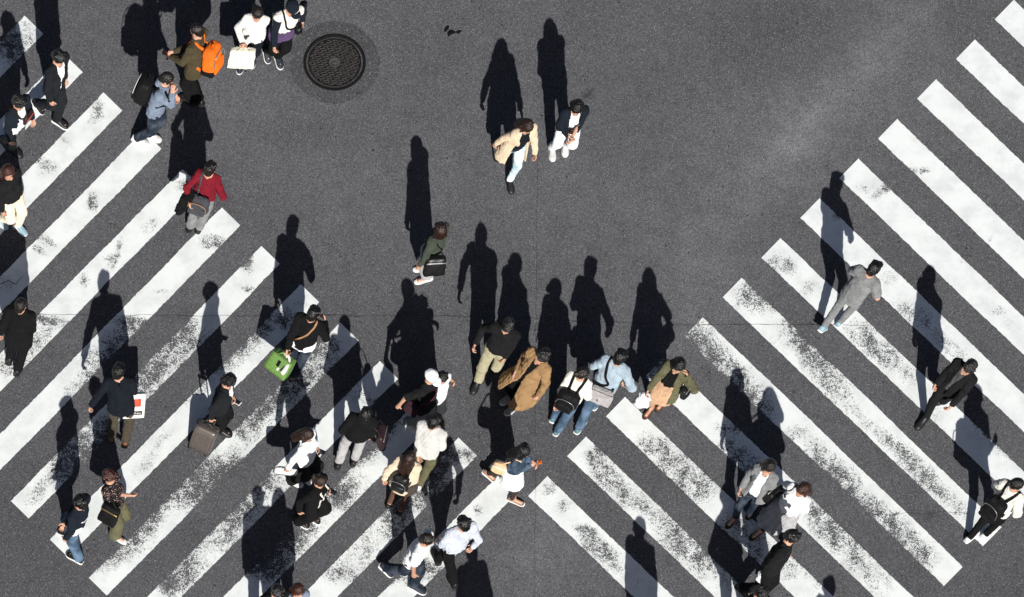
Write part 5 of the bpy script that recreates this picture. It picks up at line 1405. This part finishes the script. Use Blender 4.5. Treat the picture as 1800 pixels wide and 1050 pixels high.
# ------------------------------------------------------------------ bags, phones, luggage
Zv = np.array((0, 0, 1.0))
shoulder_bag(P_[2], 'burgundy pouch with a red tag worn across the chest at the left edge', MAROON, 1, (0.22, 0.06, 0.15), -0.22, 0.0, True, fabric((0.015, 0.012, 0.012)), PAPER_R, name='crossbody_pouch', hang=0.05, cat='pouch', back=-0.85)
backpack(P_[5], 'black backpack with pale print on the man in the blue-grey hood', NYLON, None, size=(0.34, 0.22, 0.46), trim=PAPER_W)
backpack(P_[6], 'bright orange backpack with grey straps', ORANGE, ORANGE, BLACK, (0.33, 0.21, 0.48), trim=SILVER)
hand_bag(P_[7], 1, 'ivory white tote bag hanging in front of the speckled blouse', IVORY, (0.40, 0.13, 0.32), heading=ground_dir(1, .05), handle=0.03, tilt=(0.35, 0.0))
shoulder_bag(P_[8], 'small black camera bag on a strap across the white vest', LEATHER, 1, (0.17, 0.09, 0.13), -0.06, 0.05, True, NYLON, SILVER, name='camera_bag', hang=0.05, flap=True, back=-0.3)
backpack(P_[9], 'dark grey backpack hanging low on one shoulder of the red sweater', fabric((0.055, 0.058, 0.068), 0.6), None, size=(0.34, 0.15, 0.34), drop=0.24, trim=TANSTRAP, sides=(1,))
shoulder_bag(P_[10], 'black trapezoid tote bag on the shoulder of the green jacket', LEATHER, 1, (0.33, 0.13, 0.32), 0.0, 0.0, False, LEATHER, SILVER, taper=0.12, hang=0.5, back=0.5)
shoulder_bag(P_[12], 'small dark red pouch on a black strap across a white top', MAROON, -1, (0.17, 0.05, 0.11), -0.10, 0.06, True, LEATHER, name='crossbody_pouch', hang=0.05, cat='pouch', back=-0.8)
backpack(P_[15], 'round black backpack on the cream blouse', NYLON, None, size=(0.34, 0.17, 0.37), drop=0.05, round_=True)
shoulder_bag(P_[16], 'light grey messenger bag with black strap behind the light blue shirt', GREYBAG, -1, (0.40, 0.11, 0.30), 0.06, 0.0, True, NYLON, flap=True, name='messenger_bag', hang=0.05, back=0.88, sw=0.016)
hand_bag(P_[17], 1, 'crumpled white plastic bag held by the woman in the olive coat', PLASTIC, (0.24, 0.13, 0.30), heading=ground_dir(1, .2), handle=0.05, name='plastic_bag', soft=0.012, taper=0.2)
shoulder_bag(P_[17], 'small black shoulder bag on the olive coat', LEATHER, 1, (0.26, 0.10, 0.20), -0.06, 0.0, False, LEATHER, SILVER)
BOW = [('ribbon', (0.0, 0.05, 0.05, 0.10), BLACK), ('clasp', (0.03, 0.035, -0.03, 0.05), PAPER_W)]
hand_bag(P_[18], 0, 'green handbag with black ribbon and white scarf', GREENBAG, (0.40, 0.20, 0.30), heading=ground_dir(.80, .60), handle=0.05, rnd=0.012, name='handbag', marks=BOW, soft=0.001, taper=0.10, tilt=(0.55, 0.0))
c, al, ac, up, size, t, base = P_[18].bagframe
sc = smooth_path([c+up*0.13+ac*0.05-al*0.06, c+up*0.17+al*0.02, c+up*0.15+al*0.09-ac*0.03, c+up*0.06+al*0.14-ac*0.13, c-up*0.02+al*0.13-ac*0.15], 20)
part('scarf', tube_mesh(sc-base, 0.032, 0.014, ac, 'scarf'), PAPER_W, t)
shoulder_bag(P_[18], 'thin tan strap and small black pouch across the black jacket', LEATHER, 1, (0.2, 0.06, 0.15), -0.05, 0.05, True, TANSTRAP, name='crossbody_pouch', hang=0.05, cat='pouch', back=-0.75)
phone(P_[19], 0, 'white smartphone in the hand of the man with the suitcase', PAPER_W)
LOGO = [('red_square', (0.02, 0.15, 0.06, 0.12), PAPER_R), ('black_label', (0.0, 0.24, -0.10, 0.06), BLACK)]
hand_bag(P_[20], 1, 'white paper shopping bag with a red square and black label', PAPER_W, (0.32, 0.09, 0.38), heading=ground_dir(.95, -.05), handle=0.0, rnd=0.008, name='shopping_bag', marks=LOGO, soft=0.001, taper=0.0, tilt=(0.75, 0.0))
fc = bpy.data.curves.new('lettering', 'FONT'); fc.body = 'Francfranc'; fc.size = 0.05; fc.align_x = 'CENTER'; fc.align_y = 'CENTER'; fc.extrude = 0.0005
c, al, ac, up, size, t, base = P_[20].bagframe
dg = bpy.context.evaluated_depsgraph_get()
_tmp = bpy.data.objects.new('tmp_text', fc); COL.objects.link(_tmp); bpy.context.view_layer.update()
tm = bpy.data.meshes.new_from_object(_tmp.evaluated_get(bpy.context.evaluated_depsgraph_get())); bpy.data.objects.remove(_tmp)
side = -1 if (ac@np.array((0, -1, 0.4))) < 0 else 1
part('lettering', tm, PAPER_W, t, frame4(c-base-up*0.10+ac*side*(size[1]*0.5+0.0145), al*(-side) if False else (al if np.cross(al, up)@(ac*side) > 0 else -al), up, ac*side))
shoulder_bag(P_[22], 'black bag with brass zips slung beside the floral blouse', NYLON, -1, (0.30, 0.13, 0.34), -0.06, 0.06, False, NYLON, plain((0.45, 0.33, 0.12), .35, .5, .8))
hand_bag(P_[23], 1, 'white and black bag held by the woman in the white hooded top', LEATHER_W, (0.36, 0.10, 0.24), heading=ground_dir(-.95, -.1), handle=0.02, name='handbag', marks=[('black_panel', (-0.02, 0.26, -0.01, 0.18), LEATHER)], soft=0.002, taper=0.05, tilt=(0.5, 0.0))
phone(P_[23], 0, 'dark smartphone held by the woman in the white hooded top')
phone(P_[24], 0, 'dark smartphone held by the woman with pale jacket edging')
shoulder_bag(P_[25], 'dark maroon bag at the right side of a black jacket and grey trousers', MAROON, -1, (0.30, 0.11, 0.34), 0.0, 0.0, False, MAROON, SILVER)
shoulder_bag(P_[26], 'dark checked bag at the hip of the person in the white cap', JERSEY, -1, (0.24, 0.09, 0.20), -0.04, -0.05, True, fabric((0.10, 0.02, 0.04)))
backpack(P_[29], 'small black leather backpack on the beige coat', LEATHER, None, size=(0.29, 0.13, 0.33), drop=0.02)
shoulder_bag(P_[32], 'peach-coloured bag at the hip of the denim jacket', PEACH, -1, (0.32, 0.10, 0.20), 0.02, -0.14, False, PEACH, PAPER_W)
phone(P_[32], 1, 'orange smartphone held in both hands above the white skirt', plain((0.55, 0.13, 0.03), 0.5), plain((0.40, 0.10, 0.03), 0.3), fwd=-0.01)
phone(P_[6], 1, 'small black and orange camera held by the man with the orange backpack', plain((0.02, 0.02, 0.02), 0.4), plain((0.6, 0.13, 0.02), 0.3), name='compact_camera')['category'] = 'camera'
backpack(P_[35], 'soft black backpack on the white shirt at the right edge', NYLON, None, size=(0.34, 0.18, 0.44), drop=0.04)
phone(P_[37], 0, 'smartphone held by the woman with folded arms', plain((0.6, 0.6, 0.6), .4))
shoulder_bag(P_[37], 'black shoulder bag beside the grey pleated skirt', LEATHER, -1, (0.32, 0.12, 0.26), -0.04, 0.06, False, LEATHER, SILVER)
hand_bag(P_[38], 1, 'small white plastic bag held low by the black bomber jacket', PLASTIC, (0.20, 0.10, 0.20), heading=ground_dir(1, .2), handle=0.03, name='plastic_bag', soft=0.012, taper=0.25)

# white band across the back of the navy sweatshirt
p = P_[21]
P2, N2 = snap(p, smooth_path([p.pel+p.U*0.20*p.s-p.V*0.25-p.L*0.16, p.pel+p.U*0.24*p.s-p.V*0.27, p.pel+p.U*0.28*p.s-p.V*0.25+p.L*0.15], 20), 0.006)
part('white_band', tube_mesh(P2-p.base, 0.010, 0.004, N2, 'white_band'), WHITE, p.sweatshirt)
# jacket carried over the arm of the red sweater
p = P_[9]; f = Field(p.wr[0]-np.array((.3, .3, .6)), p.wr[0]+np.array((.3, .3, .2)), 0.0125)
a = p.el[0]*0.35+p.wr[0]*0.65
f.cone(a-p.F*0.05+Zv*0.03, a+p.F*0.06+Zv*0.03, 0.05, 0.05, 0.03)
o_ = p.L
f.cone(a+o_*0.05, a+o_*0.07-Zv*0.40, 0.05, 0.075, 0.04, (p.F, 1.5)); f.cone(a-o_*0.05, a-o_*0.03-Zv*0.20, 0.04, 0.05, 0.04, (p.F, 1.4))
f.plane(a-Zv*0.40, (0, 0, -1))
V, Q = f.mesh((0.010, 0.07), 5)
b = a-Zv*0.40
tag(link('folded_jacket', mesh_np('folded_jacket', V-b, Q), BLACK, None, b), 'black jacket draped over the arm of the red sweater', 'jacket')

# wheeled suitcase
p = P_[19]
RIB = plain((0.125, 0.105, 0.095), 0.42, 0.5, 0.25, name='suitcase_shell'); RIBD = plain((0.03, 0.03, 0.03), 0.5, 0.4)
c0 = survey(350, 792, 0.0); ax_ = _n(survey(384, 800)-survey(336, 778)); ax_[2] = 0; ax_ = _n(ax_)
pull = np.cross(Zv, ax_); 
if pull@p.F < 0: pull = -pull
hand = p.hand[1]
lean_ = 0.30
upv = _n(Zv*math.cos(lean_)+pull*math.sin(lean_)); dep = np.cross(ax_, upv)
if dep@pull < 0: dep = -dep
sz = (0.35, 0.21, 0.47)
cc = c0+upv*(sz[2]/2+0.05)
t = thing('suitcase', 'bronze ribbed hard-shell suitcase on wheels, pulled by the handle', 'suitcase', c0)
xa = np.cross(dep, upv)
M = frame4(cc-c0, xa, dep, upv)
part('shell', rbox('shell', sz, 0.05, 8), RIB, t, M)
for i in range(9):
    x = -0.15+i*0.0375
    part('rib', rbox('rib', (0.012, sz[1]+0.014, sz[2]*0.86), 0.005, 3), RIB, t, frame4(cc-c0+xa*x, xa, dep, upv))
part('zip_band', rbox('zip_band', (sz[0]+0.008, 0.025, sz[2]+0.008), 0.012, 6), RIBD, t, M)
part('top_grip', tube_mesh(smooth_path([cc-c0+upv*sz[2]*0.5+xa*0.07, cc-c0+upv*(sz[2]*0.5+0.04), cc-c0+upv*sz[2]*0.5-xa*0.07], 12), 0.012, 0.008, dep), RIBD, t)
hb = hand-c0
for sg in (1, -1):
    part('pull_rod', tube_mesh(np.array([cc-c0+upv*sz[2]*0.45+dep*0.08+xa*sg*0.06, hb+xa*sg*0.06]), 0.007, 0.007, dep), SILVER, t)
part('pull_handle', tube_mesh(np.array([hb-xa*0.075, hb+xa*0.075]), 0.012, 0.012, upv), RIBD, t)
for sx in (1, -1):
    for sd in (1, -1):
        w = cc-c0-upv*(sz[2]*0.5+0.02)+xa*sx*0.14+dep*sd*0.07
        if sd < 0 or True:
            bm = bmesh.new(); bmesh.ops.create_cone(bm, cap_ends=True, segments=14, radius1=0.025, radius2=0.025, depth=0.022)
            me = bpy.data.meshes.new('wheel'); bm.to_mesh(me); bm.free()
            part('wheel', me, RIBD, t, frame4(w, upv, dep, xa))
print('script seconds', time.time()-T0, 'tris', sum(len(o.data.polygons) for o in bpy.data.objects if o.type == 'MESH')*2)
